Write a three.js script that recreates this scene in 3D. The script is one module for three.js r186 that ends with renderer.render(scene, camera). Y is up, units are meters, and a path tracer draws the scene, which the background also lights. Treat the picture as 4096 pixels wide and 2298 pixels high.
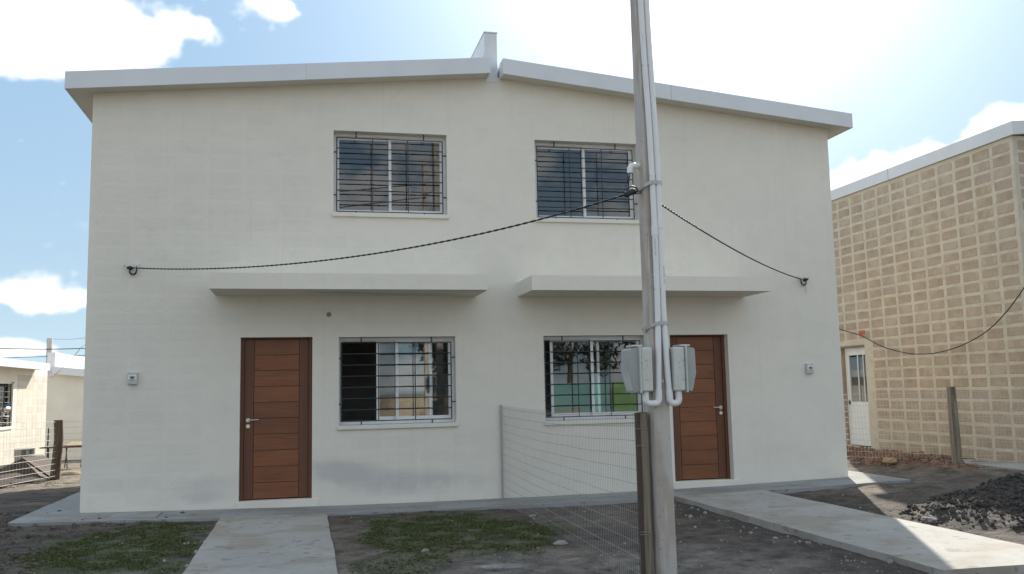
import * as THREE from 'three';
import { mergeGeometries } from 'three/addons/utils/BufferGeometryUtils.js';
import { RoundedBoxGeometry } from 'three/addons/geometries/RoundedBoxGeometry.js';
import { TextGeometry } from 'three/addons/geometries/TextGeometry.js';
import { FontLoader } from 'three/addons/loaders/FontLoader.js';

// ---------------------------------------------------------------- camera, sun, exposure
const scene = new THREE.Scene();
const CAM = new THREE.Vector3(-2.632, 1.4505, 12.349), FPX = 3613.95, PW = 4096, PH = 2298;
const camera = new THREE.PerspectiveCamera(2 * Math.atan(PH / 2 / FPX) * 180 / Math.PI, PW / PH, 0.1, 2000);
camera.position.copy(CAM);
camera.rotation.set(0.113, -0.2266, -0.0209, 'YXZ');
camera.updateMatrixWorld(true);
const renderer = new THREE.WebGLRenderer();
renderer.toneMapping = THREE.LinearToneMapping;
renderer.toneMappingExposure = 1.56;
renderer.shadowMap.enabled = true;

const SUN_AZ = 26.6 * Math.PI / 180, SUN_EL = 30.8 * Math.PI / 180;
const SUN = new THREE.Vector3(Math.sin(SUN_AZ) * Math.cos(SUN_EL), Math.sin(SUN_EL), -Math.cos(SUN_AZ) * Math.cos(SUN_EL));
const sun = new THREE.DirectionalLight(new THREE.Color(1.0, 0.93, 0.82), 5);
sun.position.copy(SUN).multiplyScalar(60);
sun.castShadow = true;
sun.shadow.mapSize.set(4096, 4096);
Object.assign(sun.shadow.camera, { left: -30, right: 30, top: 30, bottom: -30, near: 1, far: 150 });
scene.add(sun, sun.target);

// ---------------------------------------------------------------- random numbers and noise
function rng(a) { return () => { a |= 0; a = a + 0x6D2B79F5 | 0; let t = Math.imul(a ^ a >>> 15, 1 | a); t = t + Math.imul(t ^ t >>> 7, 61 | t) ^ t; return ((t ^ t >>> 14) >>> 0) / 4294967296; }; }
const LAT = new Float32Array(65536); { const r = rng(77); for (let i = 0; i < 65536; i++) LAT[i] = r(); }
const h3 = (x, y, z) => LAT[(Math.imul(x, 73856093) ^ Math.imul(y, 19349663) ^ Math.imul(z, 83492791)) & 65535];
const sm = t => t * t * (3 - 2 * t), mix = (a, b, t) => a + (b - a) * t, cl = (x, a = 0, b = 1) => x < a ? a : x > b ? b : x;
const step = (a, b, x) => sm(cl((x - a) / (b - a)));
function vn3(x, y, z) {
  const i = Math.floor(x), j = Math.floor(y), k = Math.floor(z), u = sm(x - i), v = sm(y - j), w = sm(z - k);
  return mix(mix(mix(h3(i, j, k), h3(i + 1, j, k), u), mix(h3(i, j + 1, k), h3(i + 1, j + 1, k), u), v),
    mix(mix(h3(i, j, k + 1), h3(i + 1, j, k + 1), u), mix(h3(i, j + 1, k + 1), h3(i + 1, j + 1, k + 1), u), v), w);
}
function fb3(x, y, z, o = 5) { let s = 0, a = .5, n = 0; for (let i = 0; i < o; i++) { s += a * vn3(x, y, z); n += a; a *= .5; x = x * 2.03 + 7.1; y = y * 2.03 + 3.7; z = z * 2.03 + 1.3; } return s / n; }
function vt(x, y, p, q, s) {                                        // tileable: lattice wraps at p, q
  const i = Math.floor(x), j = Math.floor(y), u = sm(x - i), v = sm(y - j);
  const a = ((i % p) + p) % p, b = (a + 1) % p, c = ((j % q) + q) % q, d = (c + 1) % q;
  return mix(mix(h3(a, c, s), h3(b, c, s), u), mix(h3(a, d, s), h3(b, d, s), u), v);
}
function ft(x, y, p, q, o = 5, s = 1) { let t = 0, a = .5, n = 0; for (let i = 0; i < o; i++) { t += a * vt(x * p, y * q, p, q, s + i * 17); n += a; a *= .55; p *= 2; q *= 2; } return t / n; }

// ---------------------------------------------------------------- the sky (air and clouds)
const pixelRay = (u, v) => new THREE.Vector3((u - PW / 2) / FPX, -(v - PH / 2) / FPX, -1).applyQuaternion(camera.quaternion).normalize();
{
  const w = 4096, h = 2048, data = new Float32Array(w * h * 4);
  // clouds seen in the photograph: direction, half sizes in degrees, weight
  const blobs = [[120, 40, 7.0, 3.8, .6], [430, 180, 3.6, 1.9, .44], [60, 190, 5, 2.0, .46], [660, 160, 1.5, 2.2, .3], [1080, 25, 1.6, .9, .42], [1170, 60, 1.2, .8, .36], [820, 120, 1.2, .8, .3], [55, 785, 1.2, .6, .3],
    [60, 1180, 3.0, 1.1, .5], [260, 1200, 2.4, 1.3, .48], [40, 1380, 2, .7, .36], [240, 1395, 2, .5, .3], [120, 1405, 2, .45, .3],
    [3700, 640, 1.5, 1.9, .6], [3420, 750, 2.0, 1.5, .55], [3530, 690, 1.1, 1.3, .45], [3990, 535, 2.0, 1.5, .65], [4200, 560, 3, 2, .5], [3850, 700, 2.6, 1.1, .55]]
    .map(([u, v, a, b, k]) => { const d = pixelRay(u, v); return [Math.atan2(d.z, d.x), Math.asin(d.y), a * Math.PI / 180, b * Math.PI / 180, k]; });
  const fc = pixelRay(2048, 700), faz = Math.atan2(fc.z, fc.x);
  for (let j = 0; j < h; j++) {
    const el = ((j + .5) / h - .5) * Math.PI, y = Math.sin(el), c = Math.cos(el);
    for (let i = 0; i < w; i++) {
      const az = ((i + .5) / w - .5) * 2 * Math.PI, x = c * Math.cos(az), z = c * Math.sin(az), o = (j * w + i) * 4;
      const cosS = cl(x * SUN.x + y * SUN.y + z * SUN.z, -1, 1), th = Math.acos(cosS) * 180 / Math.PI;
      const up = Math.max(0, y), hz = Math.exp(-up * 5.2);
      let r = mix(.19, .42, hz), g = mix(.325, .545, hz), b = mix(.50, .60, hz);
      const au = 2.7 * Math.exp(-th / 7.0) + .10 * Math.exp(-th / 24);
      r += au * 1.0; g += au * .98; b += au * .93;
      if (el > -.02) {
        let daz = az - faz; daz = Math.atan2(Math.sin(daz), Math.cos(daz));
        const inside = 1 - step(.62, .95, Math.abs(daz)) * 1, low = step(0.02, .16, y);
        const px = x / (up + .35) * 2.1, pz = z / (up + .35) * 2.1;
        let f = (fb3(px * 1.1 + 4, pz * 1.1 + 9, 2.5, 3) - .5) * 1.2 * (1 - inside * .9) + .13 - .4 * inside;  // unseen cloud cover outside the view is raised, adding fill light on the facade
        for (const q of blobs) { let da = az - q[0]; if (da > Math.PI) da -= 2 * Math.PI; if (da < -Math.PI) da += 2 * Math.PI; const e = (da * c / q[2]) ** 2 + ((el - q[1]) / q[3]) ** 2; if (e < 9) f += q[4] * Math.exp(-e * 1.1); }
        if (f > -.3) {
          const n = fb3(x * 17 + 3, y * 24, z * 17, 8) - .5, n2 = fb3(x * 60 + 9, y * 80, z * 60, 5) - .5, m = f + n * 1.05 + n2 * .36;
          const dens = step(.0, .26, m);
          if (dens > 0) {
            const shade = cl(.5 + 1.7 * (fb3(x * 15 + 3, y * 20 + .45, z * 15, 4) - fb3(x * 15 + 3, y * 20 - .25, z * 15, 4)) + .35 * (m - .3), 0, 1);
            const glow = .86 + .4 * Math.exp(-th / 30), cr = mix(1.0, .74, shade) * glow, cb = mix(1.0, .8, shade) * glow;
            const k = dens * .97; r = mix(r, cr, k); g = mix(g, (cr + cb) / 2, k); b = mix(b, cb, k);
          }
        }
      }
      data[o] = r; data[o + 1] = g; data[o + 2] = b; data[o + 3] = 1;
    }
  }
  const t = new THREE.DataTexture(data, w, h, THREE.RGBAFormat, THREE.FloatType);
  t.mapping = THREE.EquirectangularReflectionMapping; t.magFilter = t.minFilter = THREE.LinearFilter; t.wrapS = THREE.RepeatWrapping; t.needsUpdate = true;
  scene.background = t; scene.environment = t;
}
console.log('sky');

// ---------------------------------------------------------------- helpers
const used = {};
function numbered(n) { const k = used[n] = (used[n] ?? -1) + 1; return k ? n + '_' + String(k).padStart(3, '0') : n; }
const onX = (u, v, x) => { const d = pixelRay(u, v); return CAM.clone().addScaledVector(d, (x - CAM.x) / d.x); };
const onZ = (u, v, z) => { const d = pixelRay(u, v); return CAM.clone().addScaledVector(d, (z - CAM.z) / d.z); };
const V = (x, y, z) => new THREE.Vector3(x, y, z);
function fixG(g) { if (g.index) g = g.toNonIndexed(); for (const k of Object.keys(g.attributes)) if (!['position', 'normal', 'uv'].includes(k)) g.deleteAttribute(k); if (!g.attributes.uv) g.setAttribute('uv', new THREE.BufferAttribute(new Float32Array(g.attributes.position.count * 2), 2)); g.morphAttributes = {}; return g; }
function boxUV(g, off = 0) {
  const p = g.attributes.position, n = g.attributes.normal, u = g.attributes.uv;
  for (let i = 0; i < p.count; i++) {
    const ax = Math.abs(n.getX(i)), ay = Math.abs(n.getY(i)), az = Math.abs(n.getZ(i)), x = p.getX(i), y = p.getY(i), z = p.getZ(i);
    if (az >= ax && az >= ay) u.setXY(i, x + off, y + off); else if (ax >= ay) u.setXY(i, z + off, y + off); else u.setXY(i, x + off, z + off);
  }
  return g;
}
function merge(gs) { gs = (Array.isArray(gs) ? gs.flat(5) : [gs]).map(fixG); return gs.length > 1 ? mergeGeometries(gs) : gs[0]; }
function obj(name, gs, mat, parent, off = 0) {
  const m = new THREE.Mesh(boxUV(merge(gs), off), mat);
  if (parent) { m.name = name; parent.add(m); } else { m.name = numbered(name); scene.add(m); }
  return m;
}
function tag(o, label, category, group, kind) { o.userData = { label, category }; if (group) o.userData.group = group; if (kind) o.userData.kind = kind; return o; }
function thing(name, label, category, group) { const g = new THREE.Group(); g.name = numbered(name); scene.add(g); return tag(g, label, category, group); }
function part(name, parent) { const g = new THREE.Group(); g.name = name; parent.add(g); return g; }
function rebase(g, x, y, z) { g.position.set(x, y, z); for (const c of g.children) { c.position.x -= x; c.position.y -= y; c.position.z -= z; } }
const B = (x0, x1, y0, y1, z0, z1, r = 0) => { const w = x1 - x0, h = y1 - y0, d = z1 - z0; const g = r ? new RoundedBoxGeometry(w, h, d, 1, Math.min(r, w / 2.01, h / 2.01, d / 2.01)) : new THREE.BoxGeometry(w, h, d); return g.translate((x0 + x1) / 2, (y0 + y1) / 2, (z0 + z1) / 2); };
const tube = (pts, r, seg = 0, rad = 6, closed = false) => new THREE.TubeGeometry(new THREE.CatmullRomCurve3(pts, closed), seg || pts.length * 4, r, rad, closed);
function rod(a, b, r, n = 6, r2 = r) { const d = b.clone().sub(a), g = new THREE.CylinderGeometry(r2, r, d.length(), n); g.applyQuaternion(new THREE.Quaternion().setFromUnitVectors(V(0, 1, 0), d.normalize())); return g.translate((a.x + b.x) / 2, (a.y + b.y) / 2, (a.z + b.z) / 2); }
function prism(poly, z0, z1) { const s = new THREE.Shape(poly.map(p => new THREE.Vector2(...p))); return new THREE.ExtrudeGeometry(s, { depth: z1 - z0, bevelEnabled: false }).translate(0, 0, z0); }
function slab4(p, th) {                                             // four corners, thickened along the normal
  const n = p[1].clone().sub(p[0]).cross(p[3].clone().sub(p[0])).normalize().multiplyScalar(th), q = p.map(v => v.clone().add(n)), a = [];
  const quad = (A, Bq, C, D) => a.push(A, Bq, C, A, C, D);
  quad(q[0], q[1], q[2], q[3]); quad(p[3], p[2], p[1], p[0]);
  for (let i = 0; i < 4; i++) { const j = (i + 1) % 4; quad(p[i], p[j], q[j], q[i]); }
  const g = new THREE.BufferGeometry(); g.setAttribute('position', new THREE.Float32BufferAttribute(a.flatMap(v => [v.x, v.y, v.z]), 3)); g.computeVertexNormals(); return g;
}

// ---------------------------------------------------------------- textures and materials
const srgb = x => x <= .0031308 ? 12.92 * x : 1.055 * Math.pow(x, 1 / 2.4) - .055;
function tex(w, h, fn, mx, my, colour = true) {                     // mx, my: metres that one tile covers
  const d = new Uint8Array(w * h * 4);
  for (let j = 0; j < h; j++) for (let i = 0; i < w; i++) {
    const c = fn((i + .5) / w, (j + .5) / h), o = (j * w + i) * 4;
    if (colour) { d[o] = 255 * cl(srgb(c[0])); d[o + 1] = 255 * cl(srgb(c[1])); d[o + 2] = 255 * cl(srgb(c[2])); } else d[o] = d[o + 1] = d[o + 2] = 255 * cl(c);
    d[o + 3] = 255;
  }
  const t = new THREE.DataTexture(d, w, h); t.wrapS = t.wrapT = THREE.RepeatWrapping; t.magFilter = THREE.LinearFilter; t.minFilter = THREE.LinearMipmapLinearFilter; t.generateMipmaps = true;
  if (colour) t.colorSpace = THREE.SRGBColorSpace; t.repeat.set(1 / mx, 1 / my); t.needsUpdate = true; return t;
}
const mul = (c, k) => [c[0] * k, c[1] * k, c[2] * k], mixc = (a, b, t) => [mix(a[0], b[0], t), mix(a[1], b[1], t), mix(a[2], b[2], t)];
const M = {};
const std = (color, roughness, o = {}) => { const m = new THREE.MeshStandardMaterial({ roughness, ...o }); if (color) m.color.setRGB(...color); return m; };

const grain = tex(512, 512, (x, y) => .5 * ft(x, y, 24, 24, 4, 3) + .5 * ft(x, y, 90, 90, 2, 8), .8, .8, false);
const coarse = tex(512, 512, (x, y) => ft(x, y, 10, 10, 6, 5), .9, .9, false);

// painted facade: one sheet for the whole front, 10.9 m by 6.9 m from (-5.45, -0.2)
const FX = -5.45, FY = -.2, FW = 10.9, FH = 6.9;
const facadeTex = tex(2048, 1280, (a, b) => {
  const x = FX + a * FW, y = FY + b * FH;
  let k = .93 + .1 * fb3(x * .7, y * .7, 1, 4) + .05 * (fb3(x * 9, y * 9, 4, 3) - .5) + .05 * (fb3(x * 2.2, y * 6, 6, 4) - .5);
  let c = mul([.748, .707, .618], k);
  // cement splashes and damp patches in the paint, as in the photograph
  const n = fb3(x * 2.1, y * 3.2, 9, 5), n2 = fb3(x * 5, y * 7, 12, 4);
  const spot = (sx, sy, rx, ry) => Math.exp(-(((x - sx) / rx) ** 2 + ((y - sy) / ry) ** 2));
  let s = spot(-2.25, .42, .45, .14) + .7 * spot(-1.35, .25, .7, .16) + .55 * spot(-4.3, .35, .8, .12) + .5 * spot(-4.0, .16, .5, .1) + .4 * spot(-.6, .22, .5, .1) + .3 * spot(4.4, .4, .7, .2);
  s = cl((s - .1) * step(.3, .62, n) * 1.3 + .25 * s * n2, 0, .75);
  c = mixc(c, [.46, .455, .44], s * .9);
  if (n2 > .71) c = mul(c, .975);
  // thin runs below sills and canopies
  const run = fb3(x * 26, y * .55, 20, 3); c = mul(c, 1 - .03 * step(.6, .85, run) * step(.4, .6, fb3(x * .8, y * .5, 31, 2)));
  return c;
}, 1, 1);
facadeTex.repeat.set(1 / FW, 1 / FH); facadeTex.offset.set(-FX / FW, -FY / FH); facadeTex.wrapS = facadeTex.wrapT = THREE.ClampToEdgeWrapping;
M.facade = std(null, .93, { map: facadeTex, bumpMap: grain, bumpScale: .0018 });
M.block = [.978, .985, .992, 1.0].map((k, i) => { const m = std([k * .995, k, k * 1.004], .94, { map: facadeTex, bumpMap: grain, bumpScale: .002 }); return m; });
const plasterTex = tex(512, 512, (x, y) => mul([.73, .69, .60], .9 + .2 * ft(x, y, 5, 5, 6, 4)), 2.3, 2.3);
M.plaster = std(null, .93, { map: plasterTex, bumpMap: grain, bumpScale: .0018 });
M.rough = std(null, .95, { map: tex(512, 512, (x, y) => mul([.30, .29, .275], .75 + .5 * ft(x, y, 6, 6, 6, 14)), 1.7, 1.7), bumpMap: coarse, bumpScale: .004 });
M.fascia = std(null, .5, { map: tex(512, 256, (x, y) => mul([.66, .68, .70], .93 + .12 * ft(x, y, 6, 3, 5, 24)), 2.2, 1.1) });
M.soffit = std(null, .85, { map: tex(256, 256, (x, y) => mul([.66, .63, .56], .93 + .12 * ft(x, y, 5, 5, 5, 26)), 2, 2) });
M.white = std(null, .42, { map: tex(256, 256, (x, y) => mul([.74, .75, .75], .93 + .1 * ft(x, y, 6, 6, 5, 33)), .7, .7) });
M.grille = std([.028, .036, .037], .5);
M.glass = new THREE.MeshPhysicalMaterial({ transmission: 1, roughness: .012, thickness: 0, ior: 2.05 }); M.glass.color.setRGB(.93, .96, .95);
M.dark = std([.02, .02, .02], .8);
const conc = (base, seed, mx, extra) => tex(1024, 1024, (x, y) => {
  let k = .78 + .3 * ft(x, y, 4, 4, 6, seed) + .16 * (ft(x, y, 40, 40, 3, seed + 60) - .5);
  const st = ft(x, y, 5, 6, 7, seed + 31), sp = ft(x, y, 120, 120, 1, seed + 7); let c = mixc(mul(base, k), mul([base[0] * .78, base[1] * .70, base[2] * .6], k), .65 * step(.5, .7, st)); if (ft(x, y, 26, 26, 3, seed + 77) > .74) c = mul(c, .72);
  if (sp > .965) c = mul(c, .55); return extra ? extra(x, y, c) : c;
}, mx, mx);
M.path = std(null, .9, { map: conc([.37, .352, .32], 41, 3.1), bumpMap: coarse, bumpScale: .004 });
M.apron = std(null, .92, { map: conc([.30, .305, .30], 47, 2.7), bumpMap: coarse, bumpScale: .005 });
M.pole = std(null, .9, { map: tex(256, 1024, (x, y) => {
  let k = .8 + .26 * ft(x, y, 3, 12, 6, 51) + .1 * (ft(x, y, 14, 3, 3, 57) - .5); const pit = ft(x, y, 40, 160, 1, 58);
  let c = mixc(mul([.50, .475, .44], k), mul([.42, .36, .30], k), .8 * step(.5, .72, ft(x, y, 5, 4, 4, 59))); if (pit > .95) c = mul(c, .45); return c;
}, .5, 2), bumpMap: coarse, bumpScale: .004 });
M.pvc = std(null, .38, { map: tex(256, 512, (x, y) => { let c = mul([.70, .71, .71], .93 + .1 * ft(x, y, 4, 6, 5, 61)); const r = ft(x, y, 5, 9, 5, 63); return mixc(c, [.5, .27, .14], .75 * step(.72, .8, r)); }, .35, .9) });
M.pvcRed = std([.55, .36, .24], .5);
M.boxgrey = std(null, .45, { map: tex(256, 256, (x, y) => mixc(mul([.52, .53, .495], .93 + .12 * ft(x, y, 6, 6, 5, 65)), [.33, .31, .27], .6 * step(.66, .8, ft(x, y, 7, 7, 4, 67))), .3, .3) });
M.cover = new THREE.MeshPhysicalMaterial({ transmission: .55, roughness: .42, thickness: 0, ior: 1.5 }); M.cover.color.setRGB(.62, .66, .66);
M.steel = std([.45, .46, .46], .42, { metalness: .75 });
M.galv = std([.40, .41, .40], .5, { metalness: .5 });
M.wire = std([.50, .49, .46], .6);
M.dullwire = std([.33, .325, .31], .6);
M.chrome = std([.6, .59, .57], .32, { metalness: 1 });
M.brass = std([.72, .66, .52], .35, { metalness: .7 });
M.cable = std([.018, .018, .02], .55);
M.blue = std([.02, .16, .42], .4);
M.iron = std(null, .75, { map: tex(128, 512, (x, y) => mixc([.05, .042, .038], [.09, .055, .035], ft(x, y, 6, 20, 5, 69)), .2, .8) });
const doorTex = s => tex(1024, 256, (x, y) => {
  const w = ft(x, y, 3, 5, 4, s), g = ft(x + .03 * w, y, 4, 70, 4, s + 3), f = ft(x, y, 10, 170, 2, s + 9);
  let c = mixc([.165, .056, .022], [.285, .10, .036], cl(.2 + 1.1 * (g - .25) + .6 * (w - .5))); c = mul(c, .86 + .26 * f);
  return mixc(c, [.10, .04, .022], .55 * step(.58, .8, ft(x, y, 4, 9, 4, s + 21)));
}, 1.4, .36);
{ const T = [71, 83].map(doorTex); M.door = [.76, .92, .82, 1.0, .88, .72, .96].map((k, i) => std([k, k, k * .98], .52, { map: T[i % 2], bumpMap: grain, bumpScale: .0006 })); }
const stileTex = tex(256, 1024, (x, y) => { const g = ft(x, y, 70, 4, 4, 91), w = ft(x, y, 4, 3, 4, 93); return mul(mixc([.12, .044, .022], [.19, .072, .032], cl(.2 + (g - .25) + .5 * (w - .5))), .9); }, .36, 1.4);
M.stile = std(null, .55, { map: stileTex, bumpMap: grain, bumpScale: .0006 });
M.post = std(null, .92, { map: tex(256, 1024, (x, y) => { const g = ft(x, y, 34, 4, 5, 95), c = ft(x, y, 20, 2, 3, 97); let k = mixc([.15, .12, .09], [.32, .265, .20], cl((g - .2) * 1.5)); return c > .72 ? mul(k, .4) : k; }, .4, 1.3), bumpMap: coarse, bumpScale: .012 });
M.barkPost = std(null, .95, { map: tex(256, 512, (x, y) => mul(mixc([.07, .045, .03], [.20, .135, .085], cl((ft(x, y, 20, 5, 5, 98) - .2) * 1.5)), 1), .5, 1.2), bumpMap: coarse, bumpScale: .02 });
M.plank = std(null, .85, { map: tex(512, 128, (x, y) => mul(mixc([.24, .17, .09], [.42, .32, .19], ft(x, y, 4, 40, 5, 99)), 1), 1.5, .3) });
M.rawBlock = [[.44, .352, .258], [.415, .335, .25], [.455, .368, .275], [.43, .352, .27], [.39, .31, .23]].map((c, i) => std(null, .95, { map: tex(256, 256, (x, y) => { const k = .76 + .42 * ft(x, y, 6, 6, 6, 100 + i * 5), sp = ft(x, y, 70, 70, 1, 104 + i); let q = mul(c, k); const p = ft(x, y, 4, 4, 5, 130 + i * 3); q = mixc(q, [.53, .465, .365], .4 * step(.55, .75, p)); return sp > .93 ? mul(q, .7) : q; }, .9, .9), bumpMap: coarse, bumpScale: .008 }));
M.mortar = std(null, .95, { map: tex(512, 512, (x, y) => mul([.585, .525, .42], .78 + .34 * ft(x, y, 12, 12, 5, 140)), 1.6, 1.6), bumpMap: coarse, bumpScale: .01 });
M.whiteBlock = [.95, 1, 1.04].map((k, i) => std(null, .93, { map: tex(256, 256, (x, y) => mul([.60 * k, .56 * k, .48 * k], .86 + .28 * ft(x, y, 6, 6, 5, 150 + i * 7)), .9, .9) }));
M.rust = std(null, .8, { map: tex(512, 512, (x, y) => mixc(mul([.065, .036, .022], .7 + .6 * ft(x, y, 6, 6, 6, 160)), [.12, .085, .06], step(.55, .8, ft(x, y, 3, 8, 5, 163))), 1.4, 1.4) });
M.orange = std([.50, .13, .05], .85);
M.stone = std(null, .95, { map: tex(128, 128, (x, y) => mul([.30, .27, .235], .7 + .5 * ft(x, y, 6, 6, 5, 170)), .3, .3) });
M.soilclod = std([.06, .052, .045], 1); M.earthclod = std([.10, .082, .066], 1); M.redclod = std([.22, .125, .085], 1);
M.teal = std(null, .9, { map: tex(512, 256, (x, y) => mixc(mul([.20, .42, .40], .8 + .4 * ft(x, y, 5, 4, 5, 180)), [.42, .36, .28], step(.56, .66, ft(x, y, 6, 4, 5, 183))), 6, 3) });
M.green = std(null, .9, { map: tex(512, 256, (x, y) => mixc(mul([.20, .37, .14], .85 + .3 * ft(x, y, 5, 4, 5, 190)), [.45, .42, .34], step(.6, .66, ft(x, y, 8, 6, 5, 193))), 5, 3) });
M.beige = std(null, .9, { map: tex(512, 256, (x, y) => mul(mixc([.42, .36, .26], [.27, .23, .18], step(.45, .65, ft(x, y, 5, 4, 6, 200))), .8 + .4 * ft(x, y, 20, 14, 3, 205)), 5, 3) });
M.bark = std([.13, .105, .08], .95);
console.log('textures');

// ---------------------------------------------------------------- ground
const crown = x => .0025 * Math.min(x * x, 49);
const aprY = x => -.03 + crown(x);
function pileMask(x, z) { const e = ((x - 6.5) / 2.9) ** 2 + ((z - 3.9) / 2.0) ** 2 + .55 * (fb3(x * 1.3, z * 1.3, 40, 4) - .5); return step(1.0, .45, e) * step(3.55, 4.0, x); }
function redMask(x, z) { const e = ((x - 7.2) / .75) ** 2 + ((z + 2.4) / 3.0) ** 2 + .8 * (fb3(x * 1.6, z * 1.6, 44, 4) - .5); return step(1.05, .3, e); }
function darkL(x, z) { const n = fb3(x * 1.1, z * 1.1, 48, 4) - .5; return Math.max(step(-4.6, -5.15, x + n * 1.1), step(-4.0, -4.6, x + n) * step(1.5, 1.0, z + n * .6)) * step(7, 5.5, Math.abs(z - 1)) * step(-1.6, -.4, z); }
function grassMask(x, z) {
  const n = fb3(x * 1.7, z * 1.7, 52, 4) - .5, e1 = ((x + 4.3) / .95) ** 2 + ((z - 2.7) / 2.2) ** 2, e2 = ((x + 1.05) / 1.2) ** 2 + ((z - 2.6) / 1.85) ** 2, e3 = ((x + 1.75) / .55) ** 2 + ((z - 4.2) / .6) ** 2;
  return Math.max(step(1.15, .5, e1 + n * 1.9), step(1.1, .5, e2 + n * 1.7), .6 * step(1.1, .5, e3 + n * 2));
}
function gy(x, z) {
  let y = mix(-.055, -.088, step(-.6, 1.6, x) * step(5.2, 4.2, x)) - .012 * step(-3, -6, x) + crown(x) - Math.min(1.6, .035 * Math.max(0, -z - 3));
  const k = step(40, 12, Math.hypot(x, z));
  y += k * (.05 * (fb3(x * .8, z * .8, 60, 3) - .5) + .03 * (fb3(x * 4, z * 4, 63, 3) - .5) + .012 * (fb3(x * 14, z * 14, 66, 2) - .5));
  if (x > 3 && x < 9.5 && z > 1 && z < 7) { const m = pileMask(x, z); y += m * (.08 + .1 * step(4.5, 7, x) + .2 * (fb3(x * 3.1, z * 3.1, 70, 4) - .35) + .07 * (fb3(x * 11, z * 11, 71, 3) - .5)); }
  if (x > 6 && x < 8.8 && z > -6 && z < 1.5) { const m = redMask(x, z); y += m * (.12 + .12 * (fb3(x * 4, z * 4, 73, 3) - .4)); }
  return y;
}
{
  const axis = (a, b, s, far, near) => { const r = []; for (let v = a; v <= b + 1e-6; v += s) r.push(v); let d = s * 1.6, v = b; while (v < far) { v += d; d *= 1.35; r.push(v); } d = s * 1.6; v = a; while (v > near) { v -= d; d *= 1.35; r.unshift(v); } return r; };
  const xs = axis(-9, 9.4, .055, 500, -500), zs = axis(-9, 8, .055, 400, -500), nx = xs.length, nz = zs.length;
  const P = new Float32Array(nx * nz * 3), U = new Float32Array(nx * nz * 2), C = new Float32Array(nx * nz * 3), I = [];
  for (let j = 0; j < nz; j++) for (let i = 0; i < nx; i++) {
    const x = xs[i], z = zs[j], o = j * nx + i; P.set([x, gy(x, z), z], o * 3); U.set([x, z], o * 2);
    const n = fb3(x * .9, z * .9, 80, 5), n2 = fb3(x * 3.5, z * 3.5, 83, 4), n3 = fb3(x * 11, z * 11, 86, 2);
    let c = mixc([.13, .104, .083], [.205, .168, .136], step(.38, .62, n)); c = mul(c, .72 + .35 * n2 + .25 * n3);
    if (z > 4.0) c = mixc(c, mul([.3, .275, .24], .8 + .4 * n2), .5 * step(.4, .62, fb3(x * .6, z * .6, 88, 3)));
    c = mixc(c, mul([.062, .053, .046], .6 + .8 * n2), .93 * pileMask(x, z));
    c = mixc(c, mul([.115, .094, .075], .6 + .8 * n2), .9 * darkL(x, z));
    const nearPath = Math.max(Math.exp(-(((x - 2.05) / .22) ** 2)), Math.exp(-(((x + 3.75) / .15) ** 2)), Math.exp(-(((x - 3.75) / .25) ** 2))) * (z > .9 && z < 6.5 ? 1 : 0);
    c = mixc(c, mul([.07, .06, .052], .6 + .8 * n2), .8 * nearPath * step(.35, .6, n2 + .1));
    c = mixc(c, mul([.34, .19, .125], .6 + .8 * n2), .92 * (x > 6 ? redMask(x, z) : 0));
    c = mixc(c, mul([.085, .105, .04], .6 + .8 * n2), .8 * grassMask(x, z));
    if (x < -6 && z < -3) c = mixc(c, mul([.34, .29, .22], .7 + .6 * n2), .8 * step(-2.5, -5, z));
    const r = ((x + .94) / .32) ** 2 + ((z - 4.62) / .16) ** 2 + 1.2 * (n2 - .5); c = mixc(c, [.5, .5, .48], .75 * step(1, .3, r));
    if (z > 9 || Math.hypot(x, z) > 25) c = mixc(c, mul([.42, .365, .29], .75 + .5 * n), .85);
    C.set(c, o * 3);
  }
  for (let j = 0; j + 1 < nz; j++) for (let i = 0; i + 1 < nx; i++) { const a = j * nx + i, b = a + 1, c = a + nx, d = c + 1; I.push(a, c, b, b, c, d); }
  const g = new THREE.BufferGeometry(); g.setAttribute('position', new THREE.BufferAttribute(P, 3)); g.setAttribute('uv', new THREE.BufferAttribute(U, 2)); g.setAttribute('color', new THREE.BufferAttribute(C, 3)); g.setIndex(I); g.computeVertexNormals();
  const soil = tex(1024, 1024, (x, y) => { const k = .12 + 1.15 * ft(x, y, 9, 9, 7, 210) + .5 * (ft(x, y, 60, 60, 3, 215) - .5), s = ft(x, y, 110, 110, 1, 218); let c = mul([.82, .80, .78], k); if (s > .955) c = [.98, .97, .95]; if (s < .07) c = mul(c, .5); return c; }, 1.3, 1.3);
  const m = std(null, 1, { map: soil, vertexColors: true, bumpMap: coarse, bumpScale: .035 });
  const o = new THREE.Mesh(g, m); o.name = 'ground'; scene.add(o); tag(o, 'bare brown earth of the front yards with dark and reddish patches', 'ground', null, 'structure');
}
console.log('ground');
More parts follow.
